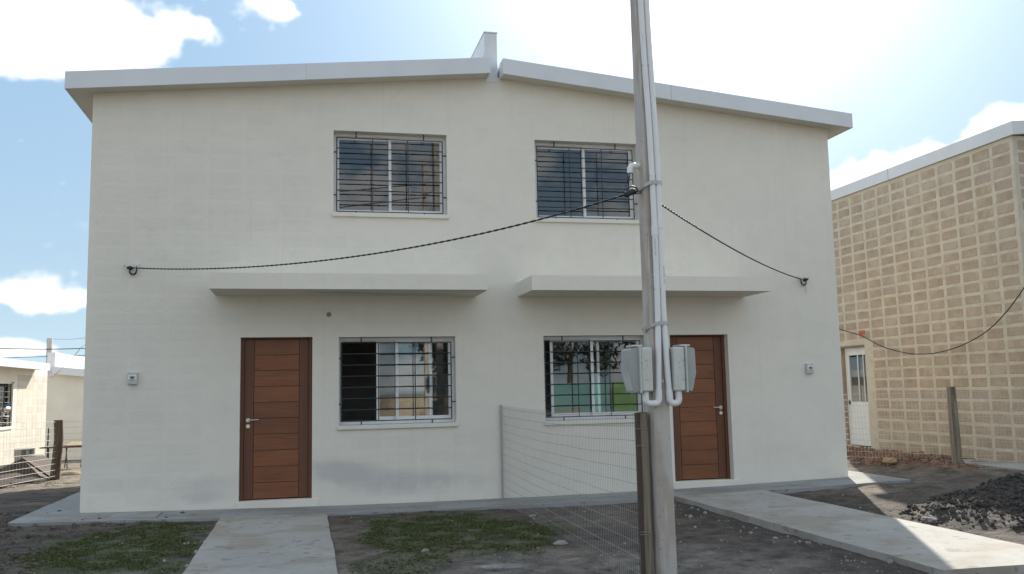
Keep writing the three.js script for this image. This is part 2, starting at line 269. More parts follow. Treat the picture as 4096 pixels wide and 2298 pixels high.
// concrete: apron round the house and the two paths
function sheet(x0, x1, z0, z1, yf, th, nx, wob = 0, seed = 1, skew = 0) {             // slab with a gently crowned top and slightly uneven edges
  const nz = Math.max(2, Math.round((z1 - z0) / .25)), a = []; const q = (A, b, c, d) => a.push(A, b, c, A, c, d);
  const pt = (i, j) => { let x = mix(x0, x1, i / nx), z = mix(z0, z1, j / nz); if (j === nz && skew) z += skew * (i / nx); if (i === 0 || i === nx) x += wob * (fb3(z * 3, i, seed, 3) - .5); if (j === 0 || j === nz) z += wob * (fb3(x * 3, j, seed + 5, 3) - .5); return V(x, yf(x, z), z); };
  const lo = p => V(p.x, p.y - th, p.z);
  for (let i = 0; i < nx; i++) for (let j = 0; j < nz; j++) q(pt(i, j), pt(i, j + 1), pt(i + 1, j + 1), pt(i + 1, j));
  for (let i = 0; i < nx; i++) { q(pt(i, nz), lo(pt(i, nz)), lo(pt(i + 1, nz)), pt(i + 1, nz)); q(pt(i + 1, 0), lo(pt(i + 1, 0)), lo(pt(i, 0)), pt(i, 0)); }
  for (let j = 0; j < nz; j++) { q(pt(0, j), lo(pt(0, j)), lo(pt(0, j + 1)), pt(0, j + 1)); q(pt(nx, j + 1), lo(pt(nx, j + 1)), lo(pt(nx, j)), pt(nx, j)); }
  const g = new THREE.BufferGeometry(); g.setAttribute('position', new THREE.Float32BufferAttribute(a.flatMap(v => [v.x, v.y, v.z]), 3)); g.computeVertexNormals(); return g;
}
const ay = (x, z) => aprY(x) + .008 * (fb3(x * 2, z * 2, 90, 3) - .5);
tag(obj('apron', [sheet(-5.93, 5.82, .012, .82, ay, .16, 60, .05, 3), sheet(-5.93, -5.357, -6.9, .01, ay, .16, 4, .03, 5), sheet(5.357, 5.82, -6.9, .01, ay, .16, 4, .03, 7)], M.apron), 'narrow grey concrete apron along the foot of the pale house', 'pavement', null, 'structure');
tag(obj('path', sheet(-3.6, -2.36, .78, 7.4, (x, z) => ay(x, z) + .004, .15, 6, .022, 11), M.path, null, .7), 'concrete path leading to the door with its handle on the left', 'path', null, 'structure');
tag(obj('path', sheet(2.22, 3.52, .78, 6.05, (x, z) => ay(x, z) + .004, .17, 6, .03, 15, .12), M.path, null, 2.3), 'concrete path behind the utility pole, half of it in sun', 'path', null, 'structure');
tag(obj('manhole_cover', B(-4.9, -4.35, aprY(-4.6) - .02, aprY(-4.6) + .012, .16, .66, .004), M.rough), 'dull grey square concrete cover set in the house apron', 'cover');

// ---------------------------------------------------------------- the house
const HW = 5.345, HD = -6.3;
const house = thing('semi_detached_house', 'pale two storey pair of houses with white gabled eaves and two brown doors', 'house');
const soff = x => 5.93 - .0972 * Math.abs(x);                       // underside of the soffit
const WIN = [[-2.262, -.692, 3.9, 5.053], [.593, 2.16, 3.885, 5.04], [-2.188, -.605, 1.02, 2.198], [.655, 2.175, 1.0, 2.196]];
const DOOR = [[-3.456, -2.535, .085, 2.204], [2.565, 3.482, .08, 2.197]];
let wallFront;
{
  const s = new THREE.Shape([[-HW, -.3], [HW, -.3], [HW, soff(HW) + .01], [0, soff(0) + .01], [-HW, soff(HW) + .01]].map(p => new THREE.Vector2(...p)));
  for (const [a, b, c, d] of [...WIN, ...DOOR]) s.holes.push(new THREE.Path([[a, c], [a, d], [b, d], [b, c]].map(p => new THREE.Vector2(...p))));
  wallFront = obj('wall', new THREE.ExtrudeGeometry(s, { depth: .2, bevelEnabled: false }).translate(0, 0, -.2), M.facade, house);
  for (const [x0, x1] of [[-HW, -HW + .2], [HW - .2, HW]]) obj('wall', prism([[x0, -.3], [x1, -.3], [x1, soff(HW) + .012], [x0, soff(HW) + .012]], HD, -.2005), M.plaster, house);
  obj('wall', prism([[-HW + .2, -.3], [HW - .2, -.3], [HW - .2, soff(HW)], [0, soff(0)], [-HW + .2, soff(HW)]], HD, HD + .2), M.plaster, house);
  obj('floor', [B(-HW + .2, -.1, -.25, .06, HD + .2, -.2), B(.1, HW - .2, -.25, .06, HD + .2, -.2), B(-HW + .2, -.1, 2.62, 2.8, HD + .2, -.2), B(.1, HW - .2, 2.62, 2.8, HD + .2, -.2)], M.rough, house);
  obj('partition', [B(-HW + .2, -.1, .06, 2.62, -3.1, -3.0), B(.1, HW - .2, .06, 2.62, -3.1, -3.0), B(-HW + .2, -.1, 2.8, 5.3, -3.1, -3.0), B(.1, HW - .2, 2.8, 5.3, -3.1, -3.0)], M.rough, house);
  obj('party_wall', B(-.1, .1, -.25, 5.9, HD + .2, -.201), M.rough, house);
  const par = obj('parapet', B(-.122, .068, 5.86, 6.6, HD - .1, .006, .008), M.fascia, house);
  obj('coping', [B(-.13, .076, 6.602, 6.618, HD - .1, .012)], M.fascia, par);
  obj('flashing', B(-.1265, -.1225, 6.26, 6.3, HD, .0), M.fascia, par);
  // blocks under the paint, left half where they show
  const bw = .4625, bh = .2085, r = rng(5), jt = .032;
  const clash = (x0, x1, y0, y1) => [...WIN, ...DOOR].some(([a, b, c, d]) => x1 > a - .06 && x0 < b + .06 && y1 > c - .09 && y0 < d + .04) || (x1 > -3.85 && x0 < -.22 && y1 > 2.72 && y0 < 2.99);
  const G = [0, 1, 2, 3].map(() => {
    const a = [], n = 12, q = []; for (let i = 0; i < n; i++) { const t = i / n * 2 * Math.PI, cx = Math.cos(t), sy = Math.sin(t), e = .22; q.push([Math.sign(cx) * Math.abs(cx) ** e * (bw - jt) / 2 * (.98 + .02 * r()), Math.sign(sy) * Math.abs(sy) ** e * (bh - jt) / 2 * (.96 + .04 * r())]); }
    const z = .0009; for (let i = 0; i < n; i++) { const [x, y] = q[i], [u, v] = q[(i + 1) % n]; a.push(0, 0, z, x * .93, y * .9, z, u * .93, v * .9, z, x * .93, y * .9, z, x, y, -.001, u, v, -.001, x * .93, y * .9, z, u, v, -.001, u * .93, v * .9, z); }
    const g = new THREE.BufferGeometry(); g.setAttribute('position', new THREE.Float32BufferAttribute(a, 3)); g.computeVertexNormals(); return g;
  });
  const uvGeo = new Map();
  for (let j = 0; j < 26; j++) for (let i = 0; i < 11; i++) {
    const x = -HW + .06 + bw * (i + .5), y = .06 + bh * (j + .5); if (y + bh / 2 > soff(x) - .06 || clash(x - bw / 2, x + bw / 2, y - bh / 2, y + bh / 2)) continue;
    const g = G[Math.floor(r() * 4)], c = g.clone(); const p = c.attributes.position, u = new Float32Array(p.count * 2); for (let k = 0; k < p.count; k++) { u[2 * k] = p.getX(k) + x; u[2 * k + 1] = p.getY(k) + y; }
    c.setAttribute('uv', new THREE.BufferAttribute(u, 2));
    const m = new THREE.Mesh(c, M.block[Math.floor(r() * 4)]); m.name = 'block'; m.position.set(x, y, 0); wallFront.add(m);
  }
  // roofs
  for (const s of [-1, 1]) {
    const X = x => s * x, f1 = .092, f2 = 5.629, roof = part('roof', house);
    const poly = (a, b, lo, hi) => { const p = [[X(a), soff(a) + lo], [X(b), soff(b) + lo], [X(b), soff(b) + hi], [X(a), soff(a) + hi]]; return s > 0 ? p : p.reverse(); };
    obj('roof_panel', prism(poly(f1 + .004, f2 - .012, .07, .2), HD - .24, .24), M.fascia, roof);
    obj('soffit', prism(poly(f1 + .006, f2 - .014, 0, .068), HD - .24, .242), M.soffit, roof);
    obj('fascia', prism(poly(f1, 2.634, -.012, .214), .244, .262), M.fascia, roof);
    obj('fascia', prism(poly(2.637, f2, -.0125, .2135), .2445, .2625), M.fascia, roof, .4);
    obj('side_fascia', prism(poly(f2 - .018, f2 - .0005, -.013, .213), HD - .25, .2438), M.fascia, roof, .8);
    obj('side_fascia', prism(poly(f1 + .0005, f1 + .018, -.013, .213), HD - .25, .2438), M.fascia, roof, .2);
    obj('joint_strip', prism(poly(2.6335, 2.6375, -.016, .217), .2466, .2655), M.steel, roof);
    // canopies over the doors
    obj('canopy', prism([[X(.297), 2.755], [X(3.78), 2.755], [X(3.78), 2.955], [X(.297), 2.955]].sort(() => 0), -.002, .825), M.facade, house);
  }
}
// windows with sliding sashes, and the bars in front of them
function windowAt([x0, x1, y0, y1], slide, low) {
  const w = part('window', house), zf = -.175, F = .042, sb = .055;
  obj('frame', [B(x0, x1, y1 - F, y1 - .002, zf - .04, zf + .04, .003), B(x0, x1, y0 + .002, y0 + F, zf - .04, zf + .04, .003), B(x0 + .001, x0 + F, y0 + F, y1 - F, zf - .039, zf + .039), B(x1 - F, x1 - .001, y0 + F, y1 - F, zf - .039, zf + .039), B(x0 + F, x1 - F, y0 + F - .002, y0 + F + .012, zf + .005, zf + .009), B(x0 + F, x1 - F, y1 - F - .012, y1 - F + .002, zf + .005, zf + .009)], M.white, w);
  const a = x0 + F, b = x1 - F, hw = (b - a) / 2 + .022;
  for (const [k, xs] of [[0, a + slide], [1, b - hw]]) {
    const z = zf + (k ? .022 : -.018), X0 = xs, X1 = xs + hw, yb = y0 + F, yt = y1 - F, rb = low ? .058 : .036, rt = .038, st = .04;
    obj('sash', [B(X0, X0 + st, yb, yt, z - .012, z + .012, .002), B(X1 - st, X1, yb, yt, z - .012, z + .012, .002), B(X0 + st, X1 - st, yb, yb + rb, z - .0115, z + .0115), B(X0 + st, X1 - st, yt - rt, yt, z - .0115, z + .0115)], M.white, w);
    const gl = obj('pane', new THREE.PlaneGeometry(hw - 2 * st + .01, yt - yb - rb - rt + .01).translate((X0 + X1) / 2, (yb + rb + yt - rt) / 2, z), M.glass, w);
  }
  obj('sill', [B(x0 - .018, x1 + .022, y0 - .056, y0 - .001, -.198, .034, .006)], M.facade, w);
  const g = part('grille', house), zb = -.055, gx0 = x0 + (low ? .03 : .045), gx1 = x1 - .055, gy0 = y0 + (low ? .05 : .03), gy1 = y1 - (low ? .075 : .085), rb = .0082;
  const nR = low ? 6 : 6;
  const bar = (p, q, r = rb) => obj('bar', rod(p, q, r, 7), M.grille, g);
  for (let i = 0; i <= nR + 1; i++) { const y = mix(gy0, gy1, i / (nR + 1)); bar(V(gx0, y, zb), V(gx1, y, zb), i % (nR + 1) ? rb : rb * .85); }
  for (const t of [0, 1 / 3, 2 / 3, 1]) bar(V(mix(gx0, gx1, t), gy0, zb + (t % 1 ? .014 : 0)), V(mix(gx0, gx1, t), gy1, zb + (t % 1 ? .014 : 0)), t % 1 ? rb * .8 : rb);
  for (const t of [.18, .82]) { obj('stub', rod(V(mix(gx0, gx1, t), gy0, zb), V(mix(gx0, gx1, t), y0 - .01, zb), .0095, 6), M.grille, g); obj('stub', rod(V(mix(gx0, gx1, t), gy1, zb), V(mix(gx0, gx1, t), y1 + .01, zb), .0095, 6), M.grille, g); const y = mix(gy0, gy1, t === .18 ? .22 : .8); obj('stub', rod(V(gx0, y, zb), V(x0 - .012, y, zb), .0095, 6), M.grille, g); obj('stub', rod(V(gx1, y, zb), V(x1 + .012, y, zb), .0095, 6), M.grille, g); }
}
windowAt(WIN[0], 0, false); windowAt(WIN[1], 0, false); windowAt(WIN[2], .47, true); windowAt(WIN[3], .1, true);
function doorAt([x0, x1, y0, y1], s) {                              // s: +1 handle on the left
  const d = part('door', house), zf = s > 0 ? -.13 : -.15, j = .045, r = rng(21 + s);
  obj('frame', [B(x0 + .001, x0 + j, y0, y1 - .001, zf - .05, zf + .035, .004), B(x1 - j, x1 - .001, y0, y1 - .001, zf - .05, zf + .035, .004), B(x0 + j, x1 - j, y1 - .018, y1 - .001, zf - .05, zf + .034)], M.stile, d);
  const a = x0 + j + .003, b = x1 - j - .003, sw = .118, yt = y1 - .02, yb = y0 + .012;
  obj('leaf', B(a + .01, b - .01, yb + .004, yt - .004, zf - .03, zf - .004), M.stile, d);
  obj('stile', B(a, a + sw, yb, yt, zf - .02, zf + .012, .004), M.stile, d, .13); obj('stile', B(b - sw, b, yb, yt, zf - .02, zf + .012, .004), M.stile, d, .71);
  const n = 10, h = (yt - yb) / n;
  for (let i = 0; i < n; i++) obj('plank', B(a + sw + .006, b - sw - .006, yb + i * h + .0035, yb + (i + 1) * h - .0035, zf - .02, zf + .008 + .001 * (r() - .5), .003), M.door[Math.floor(r() * 7)], d, i * .37 + s);
  const hx = s > 0 ? a + .052 : b - .052, hy = 1.12, z = zf + .012;
  const c = (x, y, r1, dz, m, nm) => obj(nm, new THREE.CylinderGeometry(r1, r1, dz, 18).rotateX(Math.PI / 2).translate(x, y, z + dz / 2), m, d);
  c(hx, hy, .027, .012, M.brass, 'rosette'); c(hx, hy - .078, .026, .012, M.brass, 'lock');
  obj('handle', [rod(V(hx, hy, z), V(hx, hy, z + .05), .009, 8), tube([V(hx, hy, z + .05), V(hx + s * .03, hy + .001, z + .053), V(hx + s * .075, hy + .004, z + .052), V(hx + s * .135, hy + .008, z + .046)], .009, 14, 8)], M.chrome, d);
  obj('threshold', B(x0 - .03, x1 + .085, -.1, y0 - .002, -.199, .012, .006), M.plaster, d);
}
doorAt(DOOR[0], 1); doorAt(DOOR[1], -1);
obj('lamp_stub', [new THREE.CylinderGeometry(.03, .034, .012, 16).rotateX(Math.PI / 2).translate(-2.32, 2.503, .006), new THREE.TorusGeometry(.02, .006, 6, 14).translate(-2.32, 2.503, .013)], M.rough, house);
for (const [x, y, w] of [[-4.765, 1.69, 'door with its handle on the left'], [4.785, 1.672, 'house corner above the side passage']]) {
  const t = thing('breaker_box', x < 0 ? 'small grey breaker box on the wall beside the open window house door' : 'small grey breaker box on the wall near the sunlit passage', 'breaker box', 'breaker boxes on the facade');
  obj('body', B(x - .056, x + .056, y - .077, y + .077, .0, .05, .008), M.boxgrey, t);
  obj('lid', B(x - .05, x + .05, y - .022, y + .045, .05, .058, .004), M.white, t);
  obj('window', B(x - .03, x + .03, y - .012, y + .03, .058, .061), M.cover, t);
  obj('switch', B(x - .012, x + .012, y + .002, y + .018, .061, .066), M.dark, t);
  obj('screw', [[-.045, .065], [.045, .065], [-.045, -.065], [.045, -.065], [0, -.05]].map(([a, b]) => new THREE.CylinderGeometry(.005, .005, .006, 8).rotateX(Math.PI / 2).translate(x + a, y + b, .052)), M.steel, t);
}
console.log('house');

// ---------------------------------------------------------------- utility pole and what hangs on it
const lean = y => -.0075 * y;
{
  const t = thing('utility_pole', 'square weathered concrete utility pole with white conduits in front of house', 'pole');
  const H = 7.6, n = 24, a = [], ring = y => { const k = 1 - .026 * y, cx = .062 + lean(y), cz = 5.685, w = .066 * k, d = .088 * k, c = .014, q = [[-w + c, d], [w - c, d], [w, d - c], [w, -d + c], [w - c, -d], [-w + c, -d], [-w, -d + c], [-w, d - c]]; return q.map(([x, z]) => V(cx + x, y, cz + z)); };
  for (let i = 0; i < n; i++) { const p = ring(mix(-.3, H, i / n)), q = ring(mix(-.3, H, (i + 1) / n)); for (let k = 0; k < 8; k++) { const l = (k + 1) % 8; a.push(p[k], p[l], q[l], p[k], q[l], q[k]); } }
  const top = ring(H); for (let k = 1; k < 7; k++) a.push(top[0], top[k], top[k + 1]);
  const g = new THREE.BufferGeometry(); g.setAttribute('position', new THREE.Float32BufferAttribute(a.flatMap(v => [v.x, v.y, v.z]), 3)); g.computeVertexNormals();
  obj('shaft', g, M.pole, t);
  for (const y of [1.935, 3.045]) {
    const L = lean(y), pts = [V(-.008 + L, y - .035, 5.6), V(-.009 + L, y - .03, 5.7), V(-.006 + L, y - .018, 5.775), V(.02 + L, y - .004, 5.812), V(.042 + L, y, 5.8265), V(.085 + L, y + .002, 5.8265), V(.126 + L, y + .001, 5.812), V(.135 + L, y - .005, 5.77), V(.134 + L, y - .02, 5.6)];
    const b = []; for (let i = 0; i + 1 < pts.length; i++) b.push(slab4([pts[i].clone().add(V(0, -.014, 0)), pts[i + 1].clone().add(V(0, -.014, 0)), pts[i + 1].clone().add(V(0, .014, 0)), pts[i].clone().add(V(0, .014, 0))], .0022));
    obj('strap', b, M.galv, t); obj('bolt', [B(-.026 + L, -.008 + L, y - .062, y - .018, 5.67, 5.69, .003)], M.steel, t);
  }
  const font = await new FontLoader().loadAsync('fonts/droid/droid_sans_regular.typeface.json');
  const conduit = (pts, u, lab, ty) => {
    const c = thing('conduit', lab, 'conduit', 'white conduits on the utility pole');
    obj('pipe', tube(pts, .0232, 60, 14), M.pvc, c);
    obj('elbow', tube(u, .0262, 40, 14), M.pvc, c);
    const P = new THREE.CatmullRomCurve3(pts);
    for (const [y0, y1] of [[1.36, 1.425], [2.62, 2.7]]) { const at = y => { let lo = 0, hi = 1; for (let i = 0; i < 30; i++) { const m = (lo + hi) / 2; (P.getPoint(m).y > y ? lo = m : hi = m); } return P.getPoint(lo); }; obj('coupling', rod(at(y0 + (ty > 2.4 ? 0 : .06) * (y0 > 2 ? 1 : 0)), at(y1 + (ty > 2.4 ? 0 : .06) * (y0 > 2 ? 1 : 0)), .0268, 16), M.pvc, c); }
    const tg = new TextGeometry('ECOLITEC  PVC', { font, size: .015, depth: .0008, curveSegments: 3 }).rotateZ(-Math.PI / 2);
    const at = P.getPoint((4.6 - ty) / (4.6 - 1.36)); obj('lettering', tg.translate(at.x - .012, ty, at.z + .0218), M.rough, c);
    for (const y of [1.5, 2.14]) { const q = P.getPoint((7 - y) / (7 - 1.36)); }
    return c;
  };
  const z = 5.7985, cx1 = [[7, -.03], [4.35, -.004], [3.3, .028], [2.0, .034], [1.42, .016], [1.36, .014]], cx2 = [[7, .012], [4.35, .044], [3.3, .075], [2.0, .082], [1.6, .094], [1.42, .102], [1.36, .104]];
  conduit(cx1.map(([y, x]) => V(x, y, z)), [V(.014, 1.375, z), V(.013, 1.345, z), V(-.002, 1.325, z), V(-.03, 1.322, z), V(-.07, 1.324, z), V(-.09, 1.342, z), V(-.092, 1.37, z), V(-.092, 1.42, z)], 'straight white conduit feeding the meter box with the sloped tag', 2.6);
  conduit(cx2.map(([y, x]) => V(x, y, z)), [V(.104, 1.375, z), V(.105, 1.345, z), V(.12, 1.325, z), V(.14, 1.32, z), V(.165, 1.326, z), V(.178, 1.345, z), V(.179, 1.37, z), V(.179, 1.42, z)], 'white conduit bending sideways to the meter box in front of the door', 2.38);
  // meter boxes
  const meter = (xb, s, lab) => {                                   // xb: face towards the pole, s: outward
    const m = thing('meter_box', lab, 'meter box', 'meter boxes on the utility pole'), X = d => xb + s * d, y0 = 1.412, y1 = 1.75, z0 = 5.635, z1 = 5.845;
    const bx = (a, b, ...r) => B(Math.min(X(a), X(b)), Math.max(X(a), X(b)), ...r);
    obj('body', bx(0, .096, y0, y1, z0, z1, .014), M.boxgrey, m);
    obj('flange', bx(.097, .109, y0 - .012, y1 + .014, z0 - .014, z1 + .014, .005), M.boxgrey, m);
    const prof = [[.109, y0 + .006], [.15, y0 - .002], [.186, y1 - .2], [.183, y1 - .022], [.172, y1 - .008], [.109, y1 + .002]].map(([d, y]) => [X(d), y]);
    obj('cover', prism(s > 0 ? prof : prof.reverse(), z0 + .012, z1 - .012), M.cover, m);
    obj('meter', [bx(.11, .14, y0 + .08, y1 - .07, z0 + .04, z1 - .04, .006), new THREE.CylinderGeometry(.055, .055, .03, 20).rotateZ(Math.PI / 2).translate(X(.15), y1 - .13, 5.74)], M.dark, m);
    const tq = [[.1525, y0 + .012], [.1835, y1 - .2]].map(([d, y]) => [X(d + .003), y]);
    obj('tag', slab4([V(tq[0][0], tq[0][1], z0 + .05), V(tq[0][0], tq[0][1], z1 - .02), V(tq[1][0], tq[1][1], z1 - .02), V(tq[1][0], tq[1][1], z0 + .05)], s > 0 ? -.003 : .003), M.boxgrey, m);
    obj('knockout', new THREE.TorusGeometry(.022, .0016, 5, 24).translate(X(.048), y0 + .105, z1 + .0002), M.boxgrey, m);
    obj('lip', bx(.07, .15, y1 + .006, y1 + .02, z0 + .03, z1 - .02, .004), M.boxgrey, m);
    obj('bracket', [B(Math.min(xb, .06 + s * .045), Math.max(xb, .06 + s * .045), 1.665, 1.69, 5.68, 5.7), B(Math.min(xb, .06 + s * .045), Math.max(xb, .06 + s * .045), 1.475, 1.505, 5.68, 5.7)], M.steel, m);
  };
  meter(-.04, -1, 'grey meter box with sloped tag on its clear cover, before the window');
  meter(.13, 1, 'grey meter box on the pole in front of the brown door');
  const sc = thing('strap_screw', 'small steel strap screw beside the straight white conduit', 'screw'); obj('screw', [rod(V(.055, 1.49, 5.775), V(.055, 1.49, 5.8), .006, 8), B(.045, .066, 1.475, 1.505, 5.772, 5.779)], M.steel, sc);
  // service entry
  const e = thing('pipe_elbow', 'white plastic pipe elbow sticking out of the utility pole, opening downwards', 'pipe');
  obj('pipe', tube([V(.02, 3.212, 5.67), V(-.055, 3.212, 5.67), V(-.085, 3.208, 5.67), V(-.1, 3.19, 5.67), V(-.102, 3.165, 5.67), V(-.102, 3.15, 5.67)], .0245, 40, 16), M.white, e);
  obj('wire', [tube([V(-.1, 3.17, 5.67), V(-.115, 3.11, 5.67), V(-.145, 3.05, 5.67), V(-.14, 3.01, 5.68)], .003, 20, 5), tube([V(-.104, 3.17, 5.67), V(-.112, 3.1, 5.68), V(-.128, 3.02, 5.69), V(-.12, 3.0, 5.69)], .003, 20, 5)], M.cable, e);
}
function helix(A, Bp, sag, r, pitch, ph) {
  const L = A.distanceTo(Bp), n = Math.ceil(L / pitch * 8), pts = []; for (let i = 0; i <= n; i++) { const t = i / n, p = A.clone().lerp(Bp, t); p.y -= sag(t); const an = t * L / pitch * 2 * Math.PI + ph; p.y += r * Math.sin(an); p.z += r * Math.cos(an); pts.push(p); }
  return new THREE.TubeGeometry(new THREE.CatmullRomCurve3(pts), n * 2, r * 1.05, 5, false);
}
function service(A, Bp, sag, lab, name = 'service_cable') { const t = thing(name, lab, 'cable'); obj('strand', helix(A, Bp, sag, .0046, .16, 0), M.cable, t); obj('strand', helix(A, Bp, sag, .0046, .16, Math.PI), M.cable, t); return t; }
{
  const P1 = V(-.155, 2.972, 5.69);
  const c = service(P1, V(-4.82, 3.105, .07), t => 4 * .205 * t * (1 - t) * (1 + .35 * (1 - t) * (1 - t)), 'long twisted black cable from pole clamp to the wall beside the window');
  const k = thing('cable_clamp', 'black anchor clamp tied to the utility pole at the long cable end', 'clamp');
  obj('body', new THREE.CapsuleGeometry(.025, .06, 5, 12).rotateZ(Math.PI / 2 + .42).translate(-.12, 2.985, 5.69), M.cable, k);
  obj('loop', [new THREE.TorusGeometry(.036, .006, 6, 18).scale(1.2, .9, 1).rotateZ(.3).translate(-.1, 3.005, 5.695)], M.cable, k);
  obj('tie', [tube([V(-.09, 2.99, 5.69), V(-.045, 3.0, 5.69), V(.0, 3.01, 5.69)], .004, 10, 5), tube([V(-.09, 2.975, 5.69), V(-.045, 2.985, 5.69), V(.0, 2.99, 5.69)], .004, 10, 5)], M.cable, k);
  service(V(.1, 2.9, 5.74), V(4.72, 3.02, .07), t => 4 * .075 * t * (1 - t), 'short twisted black cable from pole to the wall above the sunlit passage');
  const anchor = (x, y, s, lab) => {
    const a = thing('cable_anchor', lab, 'cable anchor', 'cable anchors on the facade');
    obj('pipe', [rod(V(x, y + .015, .03), V(x, y + .075, .03), .019, 14), rod(V(x, y + .055, -.01), V(x, y + .055, .03), .019, 12)], M.white, a);
    obj('clamp', [new THREE.CapsuleGeometry(.017, .05, 4, 10).rotateZ(Math.PI / 2 - s * .1).translate(x - s * .075, y + .005, .05), B(x - s * .075 - .012, x - s * .075 + .012, y - .02, y + .03, .0, .05)], M.cable, a);
    obj('loop', [tube([V(x, y + .04, .04), V(x + s * .008, y - .02, .045), V(x - s * .005, y - .07, .045), V(x - s * .045, y - .085, .045), V(x - s * .078, y - .06, .045), V(x - s * .076, y - .005, .048)], .0065, 40, 6), tube([V(x, y + .04, .045), V(x + s * .004, y - .015, .052), V(x - s * .012, y - .062, .052), V(x - s * .045, y - .073, .052), V(x - s * .072, y - .045, .052), V(x - s * .07, y, .05)], .005, 40, 6)], M.cable, a);
    obj('hook', tube([V(x - s * .1, y + .01, .05), V(x - s * .135, y + .022, .04), V(x - s * .15, y + .05, .0)], .004, 12, 5), M.steel, a);
    if (s < 0) obj('loose_wire', tube([V(x + .07, y - .07, .03), V(x + .085, y - .12, .02), V(x + .09, y - .16, .02), V(x + .07, y - .2, .02)], .002, 20, 4), M.cable, a);
  };
  anchor(-4.755, 3.1, 1, 'black clamp and cable loop with white pipe above the breaker box by the corner fence');
  anchor(4.72, 3.015, -1, 'black clamp and cable loop with a loose wire near the brown block house');
}
console.log('pole');

// ---------------------------------------------------------------- fences
function fence(name, lab, A0, A1, B0, B1, nh, dv, r, bulge = 0, heavy = []) {         // A: bottom and top at the start, B: bottom and top at the end
  const t = thing(name, lab, 'fence'), L = A0.distanceTo(B0), rr = rng(Math.round(L * 100));
  const P = (u, v) => { const p = A0.clone().lerp(B0, u).lerp(A1.clone().lerp(B1, u), v); p.y -= bulge * 4 * u * (1 - u) * v; return p; };
  for (let i = 0; i < nh; i++) {
    const v = (i + .35) / (nh - .3), pts = [], n = 14; for (let k = 0; k <= n; k++) { const p = P(k / n, v); p.y += .012 * (vn3(k * .8, i * 3.1, 5) - .5); pts.push(p); }
    obj('wire', tube(pts, heavy.includes(i) ? r * 1.35 : r, n * 2, 4), heavy.length ? M.dullwire : M.wire, t);
  }
  const gs = [], n = Math.round(L / dv); for (let k = 0; k <= n; k++) { const u = k / n; gs.push(rod(P(u, 0), P(cl(u + (rr() - .5) * .002), 1), r > .004 ? .0012 : Math.min(r * .8, .0021), 3)); }
  const w = obj('upright_wires', gs, heavy.length ? M.dullwire : M.wire, t); w.userData.kind = 'stuff'; return t;
}
fence('wire_fence', 'fine wire mesh fence running from the house wall to the pole', V(.015, -.09, .05), V(.02, 1.24, .05), V(-.13, -.12, 5.66), V(-.12, 1.3, 5.66), 13, .05, .0017, .05, [2, 11]);
{
  const t = thing('fence_post', 'grey wooden fence post with rusty angle iron beside the utility pole', 'post');
  obj('post', B(-.1, -.03, -.5, 1.255, 5.6, 5.68, .012), M.post, t);
  obj('angle_iron', [B(-.128, -.101, -.5, 1.25, 5.676, 5.682), B(-.128, -.122, -.5, 1.25, 5.64, 5.676)], M.iron, t);
  obj('binding', [1.13, 1.0, .35, .33].map((y, i) => tube([V(-.135, y, 5.686), V(-.07, y - .004, 5.69), V(-.024, y - .012 * i, 5.683), V(-.02, y, 5.6)], .002, 12, 4)), M.galv, t);
  const w = thing('fence_stake', 'thin grey stake against the house wall holding the wire mesh', 'stake');
  obj('stake', B(.005, .028, -.1, 1.245, .012, .038, .003), M.galv, w);
}
// ---- right: leaning log post and mesh
const rp = V(7.33, gy(7.33, -.1), -.1);
{
  const t = thing('log_post', 'leaning split log fence post before the brown block wall', 'post'), g = new THREE.CylinderGeometry(.068, .078, 1.42, 14, 10); const p = g.attributes.position;
  for (let i = 0; i < p.count; i++) { const y = p.getY(i), k = 1 + .16 * (fb3(p.getX(i) * 9, y * 2.2, p.getZ(i) * 9, 3) - .5); p.setXYZ(i, p.getX(i) * k - .015 * (y / 1.3) , y, p.getZ(i) * k); }
  g.computeVertexNormals(); obj('log', g.translate(7.325, .64, -.1), M.post, t);
  const a = V(5.75, gy(5.75, -3), -3.0), b = V(9.9, gy(9.9, .75), .75);
  fence('wire_fence', 'bright wire mesh between the log post and the pale house', V(a.x, a.y + .02, a.z), V(a.x, 1.26, a.z), V(7.38, .06, -.06), V(7.27, 1.3, -.06), 13, .06, .0026);
  fence('wire_fence', 'wire mesh from the log post towards the block house front', V(7.38, .04, -.06), V(7.27, 1.3, -.06), V(b.x, b.y, b.z), V(b.x, b.y + 1.25, b.z), 13, .06, .0026);
}
// ---- left: round post and wires
{
  const k = 1.1, S = (x, y, z) => V(CAM.x + (x - CAM.x) * k, CAM.y + (y - CAM.y) * k, CAM.z + (z - CAM.z) * k), b = S(-6.775, .06, -4.8), tp = S(-6.81, 1.088, -4.8);
  const t = thing('round_post', 'thick round brown fence post standing by the rusty sheets', 'post'), h = tp.y - b.y + .35, g = new THREE.CylinderGeometry(.08, .09, h, 16, 12), p = g.attributes.position;
  for (let i = 0; i < p.count; i++) { const y = p.getY(i), q = 1 + .22 * (fb3(p.getX(i) * 6 + 3, y * 2.4, p.getZ(i) * 6, 3) - .5); p.setXYZ(i, p.getX(i) * q + .02 * Math.sin(y * 4), y, p.getZ(i) * q); }
  g.computeVertexNormals(); obj('log', g.translate((b.x + tp.x) / 2, tp.y - h / 2, b.z), M.barkPost, t);
  const f0 = V(-7.55, gy(-7.55, -.6), -.6);
  fence('wire_fence', 'sunlit wire fence passing in front of the rusty sheets', V(f0.x, f0.y + .06, f0.z), V(f0.x, f0.y + 1.16, f0.z), V(b.x, b.y + .05, b.z), V(tp.x, tp.y, tp.z), 10, .15, .0042);
  fence('wire_fence', 'wire fence from the round post across behind the pale house', V(b.x, b.y + .05, b.z), V(tp.x, tp.y, tp.z), V(-4.6, b.y + .02, b.z - .3), V(-4.6, tp.y + .05, b.z - .3), 10, .15, .0042);
}
